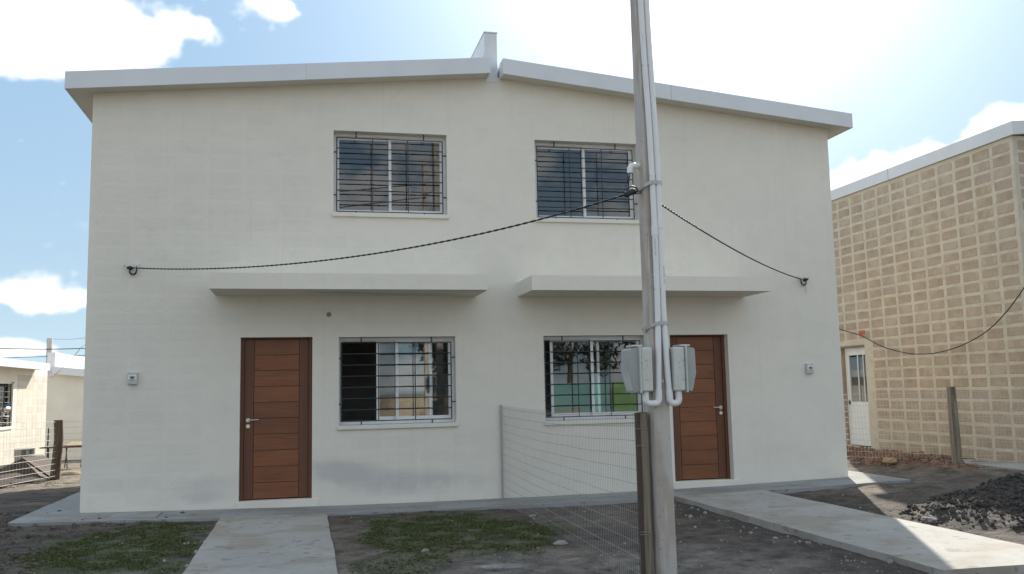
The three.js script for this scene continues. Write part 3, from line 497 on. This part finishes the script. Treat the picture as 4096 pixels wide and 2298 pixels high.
console.log('fences');

// ---------------------------------------------------------------- brown block house
{
  const t = thing('block_house', 'unfinished two storey house of brown concrete blocks with a white eave', 'house'), X = 8.8, Zf = -.04, Zb = -6.3, r = rng(31), bw = .459, bh = .2058, y0 = .07, zs = Zf - .045;
  const D = [-5.5, -4.47, .09, 2.19];                               // side door opening: z, z, y, y
  const sh = new THREE.Shape([[Zb, -.4], [Zf, -.4], [Zf, 5.47], [Zb, 5.47]].map(p => new THREE.Vector2(...p))); sh.holes.push(new THREE.Path([[D[0], D[2]], [D[0], D[3]], [D[1], D[3]], [D[1], D[2]]].map(p => new THREE.Vector2(...p))));
  const wallS = obj('wall', new THREE.ExtrudeGeometry(sh, { depth: .2, bevelEnabled: false }).rotateY(-Math.PI / 2).translate(X + .2, 0, 0), M.mortar, t);
  const wallF = obj('wall', B(X + .2, 19.2, -.4, 5.47, Zf - .2, Zf - .001), M.mortar, t);
  obj('wall', [B(X + .2, 19.2, -.4, 5.47, Zb, Zb + .2), B(19, 19.2, -.4, 5.47, Zb + .2, Zf - .2)], M.mortar, t);
  const faces = [...Array(10)].map(() => {                          // irregular pillow faces, mortar smeared over their edges
    const n = 20, q = [], a = []; for (let i = 0; i < n; i++) { const an = i / n * 2 * Math.PI, cx = Math.cos(an), sy = Math.sin(an), e = .14; q.push([Math.sign(cx) * Math.abs(cx) ** e * (bw - .058) / 2 * (.95 + .07 * r()), Math.sign(sy) * Math.abs(sy) ** e * (bh - .038) / 2 * (.88 + .17 * r())]); }
    const z = .0055; for (let i = 0; i < n; i++) { const [x, y] = q[i], [u, v] = q[(i + 1) % n]; a.push(0, 0, z, x * .95, y * .93, z, u * .95, v * .93, z, x * .95, y * .93, z, x, y, -.002, u, v, -.002, x * .95, y * .93, z, u, v, -.002, u * .95, v * .93, z); }
    const g = new THREE.BufferGeometry(); g.setAttribute('position', new THREE.Float32BufferAttribute(a, 3)); g.computeVertexNormals(); return g;
  });
  const variants = faces.flatMap(g => [0, 1, 2].map(o => { const c = g.clone(), p = c.attributes.position, u = new Float32Array(p.count * 2); for (let k = 0; k < p.count; k++) { u[2 * k] = p.getX(k) + o * .31 + r() * 0; u[2 * k + 1] = p.getY(k) + o * .47; } c.setAttribute('uv', new THREE.BufferAttribute(u, 2)); return c; }));
  const rest = []; let count = 0;
  for (let i = 0; i < 14; i++) for (let j = 0; j < 26; j++) {
    const z = zs - bw * (i + .5), y = y0 + .2 + bh * (j + .5) - .2; if (z - bw / 2 < Zb + .01 || (z - bw / 2 < D[1] + .02 && z + bw / 2 > D[0] - .02 && y - bh / 2 < D[3] + .03)) continue;
    const g = variants[Math.floor(r() * variants.length)], sx = .97 + .05 * r(), dy = .006 * (r() - .5);
    if (i < 12 && count < 298) { const m = new THREE.Mesh(g, M.rawBlock[Math.floor(r() * 5)]); m.name = 'block'; m.position.set(X, y + dy, z); m.rotation.set(0, -Math.PI / 2, 0); m.scale.set(sx * (.96 + .07 * r()), .9 + .14 * r(), 1); m.rotation.z = .02 * (r() - .5); wallS.add(m); count++; }
    else rest.push(g.clone().rotateY(-Math.PI / 2).translate(X, y, z));
  }
  if (rest.length) { const m = obj('far_blocks', rest, M.rawBlock[1], wallS); m.userData.kind = 'stuff'; }
  for (let i = 0; i < 3; i++) for (let j = 0; j < 26; j++) { const m = new THREE.Mesh(variants[Math.floor(r() * variants.length)], M.rawBlock[Math.floor(r() * 5)]); m.name = 'block'; m.position.set(X + .06 + bw * (i + .5), y0 + bh * (j + .5), Zf); wallF.add(m); }
  // eaves
  const roof = part('roof', t);
  obj('side_fascia', [B(X - .05, X - .03, 5.47, 5.695, -3.25, Zf + .06), B(X - .051, X - .03, 5.47, 5.695, Zb - .3, -3.254)], M.fascia, roof);
  obj('front_fascia', prism([[X - .05, 5.468], [13.9, 5.93], [13.9, 6.15], [X - .05, 5.693]], Zf + .0605, Zf + .08), M.fascia, roof);
  obj('roof_panel', prism([[X - .03, 5.475], [13.9, 5.95], [19.4, 5.475], [19.4, 5.66], [13.9, 6.12], [X - .03, 5.66]], Zb - .3, Zf + .06), M.soffit, roof);
  obj('joint_strip', B(X - .056, X - .049, 5.465, 5.7, -3.256, -3.248), M.steel, roof);
  // overhanging eave at the rear, whose shadow crosses the passage
  // side door
  const d = part('door', t), xd = X + .1;
  obj('jamb', [B(X + .02, X + .16, D[2], D[3], D[0], D[0] + .14)], M.rawBlock[4], d);
  obj('lintel', B(X - .004, X + .1, D[3], D[3] + .045, D[0], D[1], .004), M.post, d);
  const za = D[0] + .15, zb = D[1];
  obj('frame', [B(xd, xd + .05, D[2], D[3], za, za + .05), B(xd, xd + .05, D[2], D[3], zb - .05, zb - .001), B(xd, xd + .05, D[3] - .05, D[3] - .001, za + .05, zb - .05)], M.white, d);
  obj('panel', B(xd + .01, xd + .035, D[2] + .03, 1.04, za + .05, zb - .05), M.white, d);
  obj('stile', [B(xd + .008, xd + .04, 1.04, D[3] - .05, za + .05, za + .13), B(xd + .008, xd + .04, 1.04, D[3] - .05, zb - .13, zb - .05), B(xd + .008, xd + .04, D[3] - .16, D[3] - .05, za + .13, zb - .13)], M.white, d);
  obj('glazing_bar', B(xd + .006, xd + .03, 1.04, D[3] - .16, (za + zb) / 2 - .012, (za + zb) / 2 + .012), M.white, d); obj('glazing_bar', B(xd + .006, xd + .03, 1.04, D[3] - .16, mix(za, zb, .72) - .01, mix(za, zb, .72) + .01), M.white, d);
  obj('pane', new THREE.PlaneGeometry(zb - za - .2, .95).rotateY(-Math.PI / 2).translate(xd + .025, 1.52, (za + zb) / 2), M.glass, d);
  obj('handle', [B(xd - .03, xd + .008, .98, 1.06, za + .075, za + .095, .004)], M.dark, d);
  obj('room', [B(X + .2, X + 2.2, -.3, .08, Zb + .2, -3), B(X + .2, X + 2.2, 2.4, 2.5, Zb + .2, -3), B(X + 2.2, X + 2.3, -.3, 2.5, Zb + .2, -3), B(X + .2, X + 2.3, -.3, 2.5, -3.1, -3)], M.rough, t);
  obj('brick_patch', B(X - .012, X + .02, 2.44, 2.53, -4.63, -4.42, .006), M.orange, t);
  tag(obj('apron', sheet(8.02, 8.79, -6.5, .6, (x, z) => .08 + .01 * (fb3(x * 2, z * 2, 5, 3) - .5), .25, 4, .08, 21), M.path, null, .2), 'pale concrete strip along the foot of the brown block wall', 'pavement', null, 'structure');
  const cp = [[3300, 1290], [3367, 1320], [3450, 1345], [3520, 1383], [3620, 1412], [3690, 1418], [3760, 1410], [3850, 1382], [3950, 1325], [4030, 1245], [4096, 1155], [4180, 1030]].map(([u, v], i) => onX(u, v, 8.72 - .02 * Math.max(0, i - 3)));
  tag(obj('loose_cable', tube(cp, .009, 60, 6), M.cable), 'loose black cable sagging in front of the brown block wall', 'cable');
  const pk = tag(obj('plank', [B(-.04, .04, 0, .03, -.95, .95, .004)], M.plank), 'long wooden plank lying on the concrete strip by the block wall', 'plank'); pk.position.set(8.25, .09, -2.6); pk.rotation.y = .06;
}
console.log('block house');

// ---------------------------------------------------------------- houses behind on the other side
{
  const X = -9.84, t = thing('white_block_house', 'low sunlit house of white painted blocks behind the round post', 'house'), r = rng(41);
  const c = onX(175, 1860, X), top = onX(172, 1480, X).y, Zb = c.z, Zf = -8.4, yb = c.y - .3;
  const wa = onX(52, 1540, X), wb = onX(49, 1706, X), W0 = wa.z - .0, W1 = W0 + 1.5, wy1 = wa.y + .02, wy0 = wb.y;
  const sh = new THREE.Shape([[Zb, yb], [Zf, yb], [Zf, top + .15], [Zb, top + .15]].map(p => new THREE.Vector2(...p))); sh.holes.push(new THREE.Path([[W0, wy0], [W0, wy1], [W1, wy1], [W1, wy0]].map(p => new THREE.Vector2(...p))));
  const wall = obj('wall', new THREE.ExtrudeGeometry(sh, { depth: .2, bevelEnabled: false }).rotateY(-Math.PI / 2).translate(X, 0, 0), M.plaster, t);
  obj('wall', [B(-16, X - .2, yb, top + .1, Zb, Zb + .2), B(-16, X - .2, yb, top + .1, Zf - .2, Zf), B(-16.2, -16, yb, top + .15, Zb, Zf)], M.plaster, t);
  const bw = .46, bh = .208, g = new THREE.BoxGeometry(.004, bh - .012, bw - .012), gu = fixG(g); boxUV(gu);
  for (let i = 0; i < 11; i++) for (let j = 0; j < 14; j++) { const z = Zb + .01 + bw * (i + .5), y = yb + .3 + bh * (j + .5); if (y + bh / 2 > top - .02 || z + bw / 2 > Zf || (z + bw / 2 > W0 - .03 && z - bw / 2 < W1 + .03 && y + bh / 2 > wy0 - .1 && y - bh / 2 < wy1 + .05)) continue; const m = new THREE.Mesh(gu, M.whiteBlock[Math.floor(r() * 3)]); m.name = 'block'; m.position.set(X + .001, y, z); wall.add(m); }
  const roof = part('roof', t), fx = X + .36, fy0 = top - .03, e = onX(197, 1456, fx);
  obj('side_fascia', B(fx, fx + .02, e.y - .19, e.y, e.z, Zf + .3, .003), M.fascia, roof);
  obj('roof_panel', prism([[-16.2, e.y - .01], [fx, e.y - .02], [fx, e.y - .17], [-16.2, e.y - .15]].reverse(), e.z, Zf + .28), M.soffit, roof);
  const w = part('window', t);
  obj('sill', B(X - .19, X + .04, wy0 - .06, wy0 - .001, W0 - .03, W1 + .03, .005), M.plaster, w); obj('frame', [B(X - .17, X - .12, wy0, wy1, W0, W0 + .05), B(X - .17, X - .12, wy0, wy1, W0 + .7, W0 + .76), B(X - .17, X - .12, wy1 - .05, wy1 - .001, W0 + .05, W1)], M.dark, w);
  obj('pane', new THREE.PlaneGeometry(1.45, wy1 - wy0 - .02).rotateY(Math.PI / 2).translate(X - .15, (wy0 + wy1) / 2, (W0 + W1) / 2), M.glass, w);
  const gr = part('grille', t); for (let i = 0; i < 8; i++) obj('bar', rod(V(X - .05, mix(wy0, wy1, (i + .5) / 8), W0 + .03), V(X - .05, mix(wy0, wy1, (i + .5) / 8), W1), .008, 6), M.grille, gr); for (const q of [.05, .55, 1.05]) obj('bar', rod(V(X - .04, wy0, W0 + q), V(X - .04, wy1, W0 + q), .014, 6), M.grille, gr);
  const bq = onX(30, 1638, X + .1), b = thing('gas_meter', 'silver meter with blue caps hanging at the barred window of the white block house', 'meter');
  obj('body', [new THREE.CapsuleGeometry(.07, .2, 5, 14).rotateX(Math.PI / 2).translate(X + .07, bq.y, bq.z), B(X - .04, X + .02, bq.y - .02, bq.y + .02, bq.z - .2, bq.z + .2)], M.chrome, b); obj('cap', [rod(V(X + .07, bq.y + .06, bq.z - .08), V(X + .07, bq.y + .12, bq.z - .08), .035, 12), rod(V(X + .07, bq.y + .06, bq.z + .08), V(X + .07, bq.y + .12, bq.z + .08), .035, 12)], M.blue, b);
  obj('shelf', [B(X - .03, X + .1, bq.y - .18, bq.y - .16, bq.z - .15, bq.z + .15), B(X - .03, X + .02, bq.y - .17, bq.y, bq.z - .02, bq.z + .02)], M.white, b);
}
{
  const Z = -20.6, t = thing('rear_house', 'low cream house in shade with a white parapet behind the wire fence', 'house'), q = (u, v) => onZ(u, v, Z);
  const cx = (q(192, 1410).x + q(217, 1410).x) / 2, yp = q(205, 1411).y, yr = q(217, 1467).y, yw = q(217, 1496).y, base = -1.2, sl = .105, hw = 5.4;
  const ux = x => yw - sl * Math.abs(x - cx);
  obj('wall', prism([[cx - hw, base], [cx + hw, base], [cx + hw, ux(cx + hw) + .02], [cx, yw + .02], [cx - hw, ux(cx - hw) + .02]], Z - 7, Z), M.plaster, t);
  for (const s of [-1, 1]) { const P = (a, b, lo, hi) => { const p = [[cx + s * a, ux(cx + s * a) + lo], [cx + s * b, ux(cx + s * b) + lo], [cx + s * b, ux(cx + s * b) + hi], [cx + s * a, ux(cx + s * a) + hi]]; return s > 0 ? p : p.reverse(); }; obj('roof', prism(P(.12, hw + .3, 0, yr - yw), Z - 7.2, Z + .3), M.fascia, t); }
  obj('parapet', B(cx - .12, cx + .12, ux(cx) - .1, yp, Z - 7.2, Z + .02, .01), M.white, t);
}
{
  const Z = -27, p = onZ(198, 1354, Z), t = thing('distant_pole', 'slim pale concrete pole rising behind the rear house parapet', 'pole'), s = .095;
  obj('shaft', B(p.x - s, p.x + s, -2, p.y, Z - s, Z + s, .015), M.pole, t);
  const q = (u, v, z = Z + .1) => onZ(u, v, z);
  const line = (pts, r, lab) => tag(obj('overhead_line', tube(pts, r, 40, 5), M.cable), lab, 'cable');
  line([q(-200, 1391), q(0, 1395), q(100, 1397), q(197, 1398), q(325, 1395), q(520, 1388)], .017, 'upper black overhead line crossing the slim distant pole');
  line([q(-60, 1436), q(40, 1432), q(130, 1429), q(197, 1427), q(325, 1423), q(520, 1415)], .012, 'lower dark overhead line just above the rear house roof');
  line([onZ(345, 1375, -20), onZ(325, 1390, -19.6), onZ(290, 1432, -19), onZ(240, 1480, -18), onZ(190, 1522, -17.2), onZ(150, 1534, -16.4), onZ(100, 1537, -15.2), V(-9.8, onX(45, 1532, -9.82).y, onX(45, 1532, -9.82).z)], .011, 'thin sagging cable running down to the barred window house');
  { const a = V(-5.3, onZ(350, 1287, -5).y, -5), b = V(p.x + .08, p.y - .03, Z); line([a, a.clone().lerp(b, .3).add(V(0, -.12, 0)), a.clone().lerp(b, .65).add(V(0, -.12, 0)), b], .006, 'faint thin wire from the pale house side to the distant pole'); }
}
// ---- clutter by the white block house
{
  const S = (u, v, z) => onZ(u, v, z);
  const sheetT = (pts, th, lab) => tag(obj('rusty_sheet', slab4(pts, th), M.rust), lab, 'metal sheet', 'rusty sheets heaped by the wire fence');
  const lay = (u, v, z, up = 0) => { const p = S(u, v, z); p.y = gy(p.x, z) + up; return p; };
  const A = S(84, 1838, -6.5), Bq = S(-80, 1918, -6.4), D = lay(200, 1896, -6.6, .02), C = V(Bq.x + .3, gy(Bq.x, -6.1), -6.05), C2 = V(A.x + .5, gy(A.x, -6.2) - .02, -6.2);
  sheetT([A, Bq, C, C2], .02, 'large dark rusty sheet propped up like a tent behind the wire fence');
  sheetT([A, C2, D, D.clone().add(V(0, .015, -.03))], .015, 'triangular rusty sheet closing the end of the tent shaped heap');
  sheetT([A.clone().add(V(0, .02, .03)), D.clone().add(V(0, .03, .03)), D.clone().add(V(.1, .03, -.45)), A.clone().add(V(.25, .0, -.6))], .02, 'rusty sheet with a bright edge sloping down from the tent shaped heap');
  sheetT([S(-80, 1880, -8.6), S(-60, 1925, -7.9), S(24, 1900, -8.0), S(40, 1862, -8.8)], .02, 'pale flat sheet lying low against the white block wall');
  sheetT([lay(-90, 1960, -5.4, .12), lay(40, 1955, -5.0, .02), lay(190, 1925, -5.7, .03), lay(60, 1915, -5.95, .16)], .02, 'dark sheet leaning low in front of the tent shaped heap');
  sheetT([lay(-120, 1990, -4.5, .02), lay(10, 1985, -4.2, .02), lay(60, 1950, -4.9, .1), lay(-80, 1950, -5.1, .1)], .02, 'flat dark sheet lying on the ground nearest the pale house shadow');
  const hb = new THREE.Shape([[-.2, -.1], [.2, -.1], [.2, .1], [-.2, .1]].map(p => new THREE.Vector2(...p))); for (const s of [-.095, .095]) hb.holes.push(new THREE.Path([[s - .07, -.065], [s - .07, .065], [s + .07, .065], [s + .07, -.065]].map(p => new THREE.Vector2(...p))));
  const bg = new THREE.ExtrudeGeometry(hb, { depth: .19, bevelEnabled: false }).translate(0, 0, -.095);
  const blk = (u, v, z, rx, ry, lab) => { const p = S(u, v, z), m = tag(obj('hollow_block', bg.clone(), M.rough), lab, 'concrete block', 'loose concrete blocks'); m.position.set(p.x, Math.max(p.y, gy(p.x, p.z) + .095), p.z); m.rotation.set(rx, ry, 0, 'YXZ'); };
  blk(96, 1812, -11.0, 0, 1.0, 'hollow concrete block on top of its stack by the white wall'); blk(96, 1845, -11.0, 0, 1.05, 'hollow concrete block at the bottom of its stack by the white wall');
  blk(140, 1840, -10.6, 0, 1.45, 'hollow concrete block standing free between stack and round post'); blk(162, 1866, -9.6, 0, .9, 'hollow concrete block lying lowest of all beside the round post');
  const z = -12.4, a = S(172, 1790, z), b = S(330, 1786, z), t = thing('trestle_table', 'thin legged trestle table with boards beside the round post', 'table'), gyy = gy(-8.5, z);
  obj('top', B(a.x, b.x + .3, a.y - .02, a.y + .015, z - .35, z + .35, .005), M.iron, t);
  for (const u of [193, 265, 330]) { const p = S(u, 1790, z); for (const s of [-1, 1]) obj('leg', rod(V(p.x, a.y - .01, z + s * .05), V(p.x + s * .1, gyy, z + s * .3), .013, 6), M.dark, t); }
  tag(obj('board', slab4([V(a.x + .55, a.y + .02, z + .3), V(b.x + .28, a.y + .02, z + .32), V(b.x + .28, a.y + .05, z - .25), V(a.x + .6, a.y + .1, z - .2)], .012), M.plank), 'warped board resting on the trestle table', 'board');
  const pole = S(193, 1712, -10.9); tag(obj('metal_stake', rod(V(pole.x, pole.y, -10.9), V(pole.x - .02, gy(pole.x, -10.9) - .1, -10.9), .016, 7), M.dark), 'thin dark metal stake standing next to the round post', 'stake');
  for (const [u, v, zz, lab] of [[280, 1912, -8.1, 'crumpled pale bag on the ground behind the round post'], [170, 1928, -6.9, 'pale crumpled sack in front of the rusty sheets']]) {
    const g = new THREE.SphereGeometry(.15, 18, 12), p = g.attributes.position; for (let i = 0; i < p.count; i++) { const k = .7 + .7 * fb3(p.getX(i) * 7 + u, p.getY(i) * 7, p.getZ(i) * 7, 3); p.setXYZ(i, p.getX(i) * k * 1.3, p.getY(i) * k * .35, p.getZ(i) * k * .8); } g.computeVertexNormals();
    const q = S(u, v, zz); const m = tag(obj('crumpled_sack', g, M.plank), lab, 'sack'); m.position.set(q.x, gy(q.x, q.z) + .02, q.z);
  }
}
console.log('left');

// ---------------------------------------------------------------- loose ground matter
function lump(seed, sub = 1) { const g = new THREE.IcosahedronGeometry(1, sub), p = g.attributes.position; for (let i = 0; i < p.count; i++) { const x = p.getX(i), y = p.getY(i), z = p.getZ(i), k = .35 + 1.3 * fb3(x * 1.9 + seed, y * 1.9 + seed * 3, z * 1.9, 3); p.setXYZ(i, x * k * 1.15, y * k * .75, z * k); } g.computeVertexNormals(); return fixG(g); }
function scatter(name, lab, cat, mat, spots, seed, colors) {
  const im = new THREE.InstancedMesh(lump(seed), mat, spots.length), m4 = new THREE.Matrix4(), q = new THREE.Quaternion(), r = rng(seed), c = new THREE.Color();
  spots.forEach(([x, z, s, lift = .2], i) => { q.setFromEuler(new THREE.Euler(r() * 6, r() * 6, r() * 6)); m4.compose(V(x, gy(x, z) + s * lift, z), q, V(s, s, s)); im.setMatrixAt(i, m4); const k = .7 + .6 * r(); c.setRGB(k, k * (.96 + .06 * r()), k * (.92 + .1 * r())); im.setColorAt(i, c); });
  im.name = numbered(name); scene.add(im); tag(im, lab, cat, null, 'stuff');
}
{
  const r = rng(61), a = []; while (a.length < 9000) { const x = 3.6 + r() * 5.3, z = 1.6 + r() * 4.2, m = pileMask(x, z); if (r() < m * .95 + (m > .02 ? .05 : 0)) a.push([x, z, .006 + .034 * r() ** 5, .25]); }
  scatter('soil_clods', 'heap of loose black soil clods beside the sunlit path', 'soil', M.soilclod, a, 5);
  const b = []; while (b.length < 1500) { const x = 6.5 + r() * 2, z = -5.4 + r() * 5.6; if (r() < redMask(x, z)) b.push([x, z, .008 + .04 * r() ** 4]); }
  scatter('red_rubble', 'bank of crumbly reddish earth at the foot of the block wall', 'soil', M.redclod, b, 7);
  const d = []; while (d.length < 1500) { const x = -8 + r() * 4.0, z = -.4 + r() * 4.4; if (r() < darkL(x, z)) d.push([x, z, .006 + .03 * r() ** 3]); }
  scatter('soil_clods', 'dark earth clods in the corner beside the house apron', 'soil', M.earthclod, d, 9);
  const e = []; while (e.length < 800) { const x = -6 + r() * 11.5, z = 1 + r() * 5.6; if ((x > -3.7 && x < -2.28) || (x > 2.1 && x < 3.62)) continue; e.push([x, z, .003 + .010 * r() ** 4]); }
  for (let i = 0; i < 200; i++) { const s = [-3.72, 2.02, 3.68, 1.96][i % 4], z = 1 + r() * 5; e.push([s + (r() - .5) * .34, z, .004 + .02 * r() ** 4]); }
  scatter('pebbles', 'scattered small grey pebbles and rubble over the front yards', 'pebbles', M.stone, e, 11);
  const st = (u, v, s, lab, m = M.stone) => { const d = pixelRay(u, v); let p = CAM.clone(); for (let k = 0; k < 4000; k++) { p.addScaledVector(d, .006); if (p.y < gy(p.x, p.z)) break; } for (let k = 0; k < 3000 && p.y > gy(p.x, p.z); k++) p.addScaledVector(d, .006); const o = tag(obj('stone', lump(u % 97, 2).scale(s, s * .7, s), m), lab, 'stone'); o.position.set(p.x, gy(p.x, p.z) + s * .2, p.z); o.rotation.y = u; };
  st(2243, 2180, .055, 'white stone lying just in front of the wire mesh');
  st(1700, 2208, .03, 'small pale stone in the middle of the grass patch');
  st(2130, 2068, .035, 'flat grey stone beside the apron behind the wire mesh');
  st(3390, 2060, .05, 'grey stone at the path edge where the black soil starts');
  st(3720, 2085, .07, 'pale angular stone among the black soil clods');
  st(3560, 1852, .12, 'yellowish lump of concrete on the red earth bank', M.plank);
  st(2970, 2033, .03, 'dark little clod lying on the shaded path', M.soilclod);
  // paper and plaster scraps
  // short grass
  const blade = []; const rb = rng(71); for (let i = 0; i < 7; i++) { const an = rb() * 6.3, l = .006 + .011 * rb(), w = .0026, dx = Math.cos(an), dz = Math.sin(an), ox = (rb() - .5) * .03, oz = (rb() - .5) * .03, k = .4 + .8 * rb(); blade.push(ox - dz * w, 0, oz + dx * w, ox + dz * w, 0, oz - dx * w, ox + dx * l * k, l, oz + dz * l * k); }
  const bgm = new THREE.BufferGeometry(); bgm.setAttribute('position', new THREE.Float32BufferAttribute(blade, 3)); bgm.computeVertexNormals();
  const gs = []; const rg = rng(73); let tries = 0; while (gs.length < 24000 && tries++ < 600000) { const x = -8 + rg() * 8.6, z = -9 + rg() * 14.5; let m = grassMask(x, z); if (x < -6 && z < -2 && z > -8) m = .12 * step(.45, .6, fb3(x * 2, z * 2, 99, 3)); if (x > -3.66 && x < -2.3 && z > .8) continue; if (z > -6.6 && z < .95 && x > -6) continue; m += z > 1 ? .035 * step(.4, .6, fb3(x * 1.2, z * 1.2, 17, 3)) : 0; if (rg() < (m * m + (m < .2 ? m * .25 : 0)) * .8 * step(.3, .62, fb3(x * 6, z * 6, 31, 3))) gs.push([x, z, .7 + .9 * rg()]); }
  for (let i = 0; i < 900; i++) { const x = 3.9 + rg() * 3, z = 1.2 + rg() * 1.6; if (fb3(x * 3, z * 3, 44, 3) > .55) gs.push([x, z, .6 + .6 * rg()]); }
  const mat = std(null, .9, { side: THREE.DoubleSide }); const im = new THREE.InstancedMesh(bgm, mat, gs.length), m4 = new THREE.Matrix4(), q = new THREE.Quaternion(), c = new THREE.Color();
  gs.forEach(([x, z, s], i) => { q.setFromEuler(new THREE.Euler(0, rg() * 6.3, 0)); m4.compose(V(x, gy(x, z) - .003, z), q, V(s, s, s)); im.setMatrixAt(i, m4); const k = .7 + .6 * rg(), dry = rg() < .15 || (x < -6 && rg() < .6); c.setRGB((dry ? .15 : .06) * k, (dry ? .12 : .08) * k, (dry ? .06 : .016) * k); im.setColorAt(i, c); });
  im.name = 'grass'; scene.add(im); tag(im, 'short patchy green grass in front of the house', 'grass', null, 'stuff');
}
console.log('ground matter');

// ---------------------------------------------------------------- across the street, mirrored in the windows
{
  const mz = 30, wall = (u0, v0, u1, v1, mat, lab) => { const a = onZ(u0, v0, -mz - .35), b = onZ(u1, v1, -mz - .35); tag(obj('garden_wall', B(Math.min(a.x, b.x), Math.max(a.x, b.x), -.2, Math.max(a.y, b.y), mz, mz + .25, .02), mat), lab, 'wall'); };
  wall(1400, 1592, 1760, 1660, M.beige, 'weathered beige garden wall across the street'); wall(2150, 1536, 2440, 1640, M.teal, 'teal painted garden wall with bare patches across the street'); wall(2452, 1530, 2680, 1640, M.green, 'green painted garden wall across the street');
  const p = onZ(1701, 634, -20.35), t = thing('street_pole', 'square sunlit concrete pole across the street', 'pole'); obj('shaft', B(p.x - .1, p.x + .1, -.3, p.y, 20, 20.2, .015), M.pole, t); obj('bracket', [B(p.x - .4, p.x + .4, p.y - 1.35, p.y - 1.3, 19.95, 20.0)], M.white, t);
  for (const [dy, s] of [[-1.0, .35], [-1.5, .6], [-2.3, .5]]) tag(obj('street_line', tube([V(p.x, p.y + dy, 19.95), V(p.x - 10, p.y + dy - s - .6, 20), V(p.x - 20, p.y + dy - s, 20)], .02, 30, 5), M.cable), 'overhead line from the sunlit pole across the street', 'cable', 'lines along the street');
  const lg = []; const rl = rng(91); const leaf = new THREE.BufferGeometry(); leaf.setAttribute('position', new THREE.Float32BufferAttribute([-.05, 0, 0, .05, 0, 0, 0, .22, .02, 0, 0, 0], 3)); leaf.setIndex([0, 1, 2]); leaf.computeVertexNormals();
  const lm = std([.05, .07, .03], .8, { side: THREE.DoubleSide });
  for (const [x, z, h, lab] of [[-3, 37, 7.5, 'tall dark tree behind the beige garden wall'], [5, 38, 6.0, 'dark tree between the beige and teal garden walls'], [12, 37, 6.8, 'dark tree behind the teal and green garden walls'], [18.5, 39, 7.6, 'broad dark tree behind the end of the green wall']]) {
    const tr = thing('street_tree', lab, 'tree', 'trees across the street'); obj('trunk', [rod(V(x, -.3, z), V(x + .2, h * .5, z), .22, 8, .14), rod(V(x + .2, h * .45, z), V(x + 1, h * .8, z - .4), .12, 6, .05), rod(V(x + .15, h * .4, z), V(x - 1, h * .75, z + .4), .12, 6, .05)], M.bark, tr);
    const a = []; const m4 = new THREE.Matrix4(), q = new THREE.Quaternion(); for (let i = 0; i < 2600; i++) { const cl_ = Math.floor(rl() * 9), cr = rng(cl_ * 7 + Math.round(x * 10)), cx = (cr() - .5) * 4.6, cy = h * (.45 + .5 * cr()), cz = (cr() - .5) * 3.4; const u = rl() * 6.3, v = Math.acos(2 * rl() - 1), rr = 1.2 * Math.cbrt(rl()); q.setFromEuler(new THREE.Euler(rl() * 6, rl() * 6, rl() * 6)); const s = 1 + rl(); m4.compose(V(x + cx + rr * Math.sin(v) * Math.cos(u), cy + rr * Math.cos(v) * .8, z + cz + rr * Math.sin(v) * Math.sin(u)), q, V(s, s, s)); a.push(leaf.clone().applyMatrix4(m4)); }
    obj('crown', a, lm, tr);
  }
}
scene.traverse(o => { if (o.isMesh) { o.castShadow = true; o.receiveShadow = true; } });
renderer.render(scene, camera);
console.log('done');
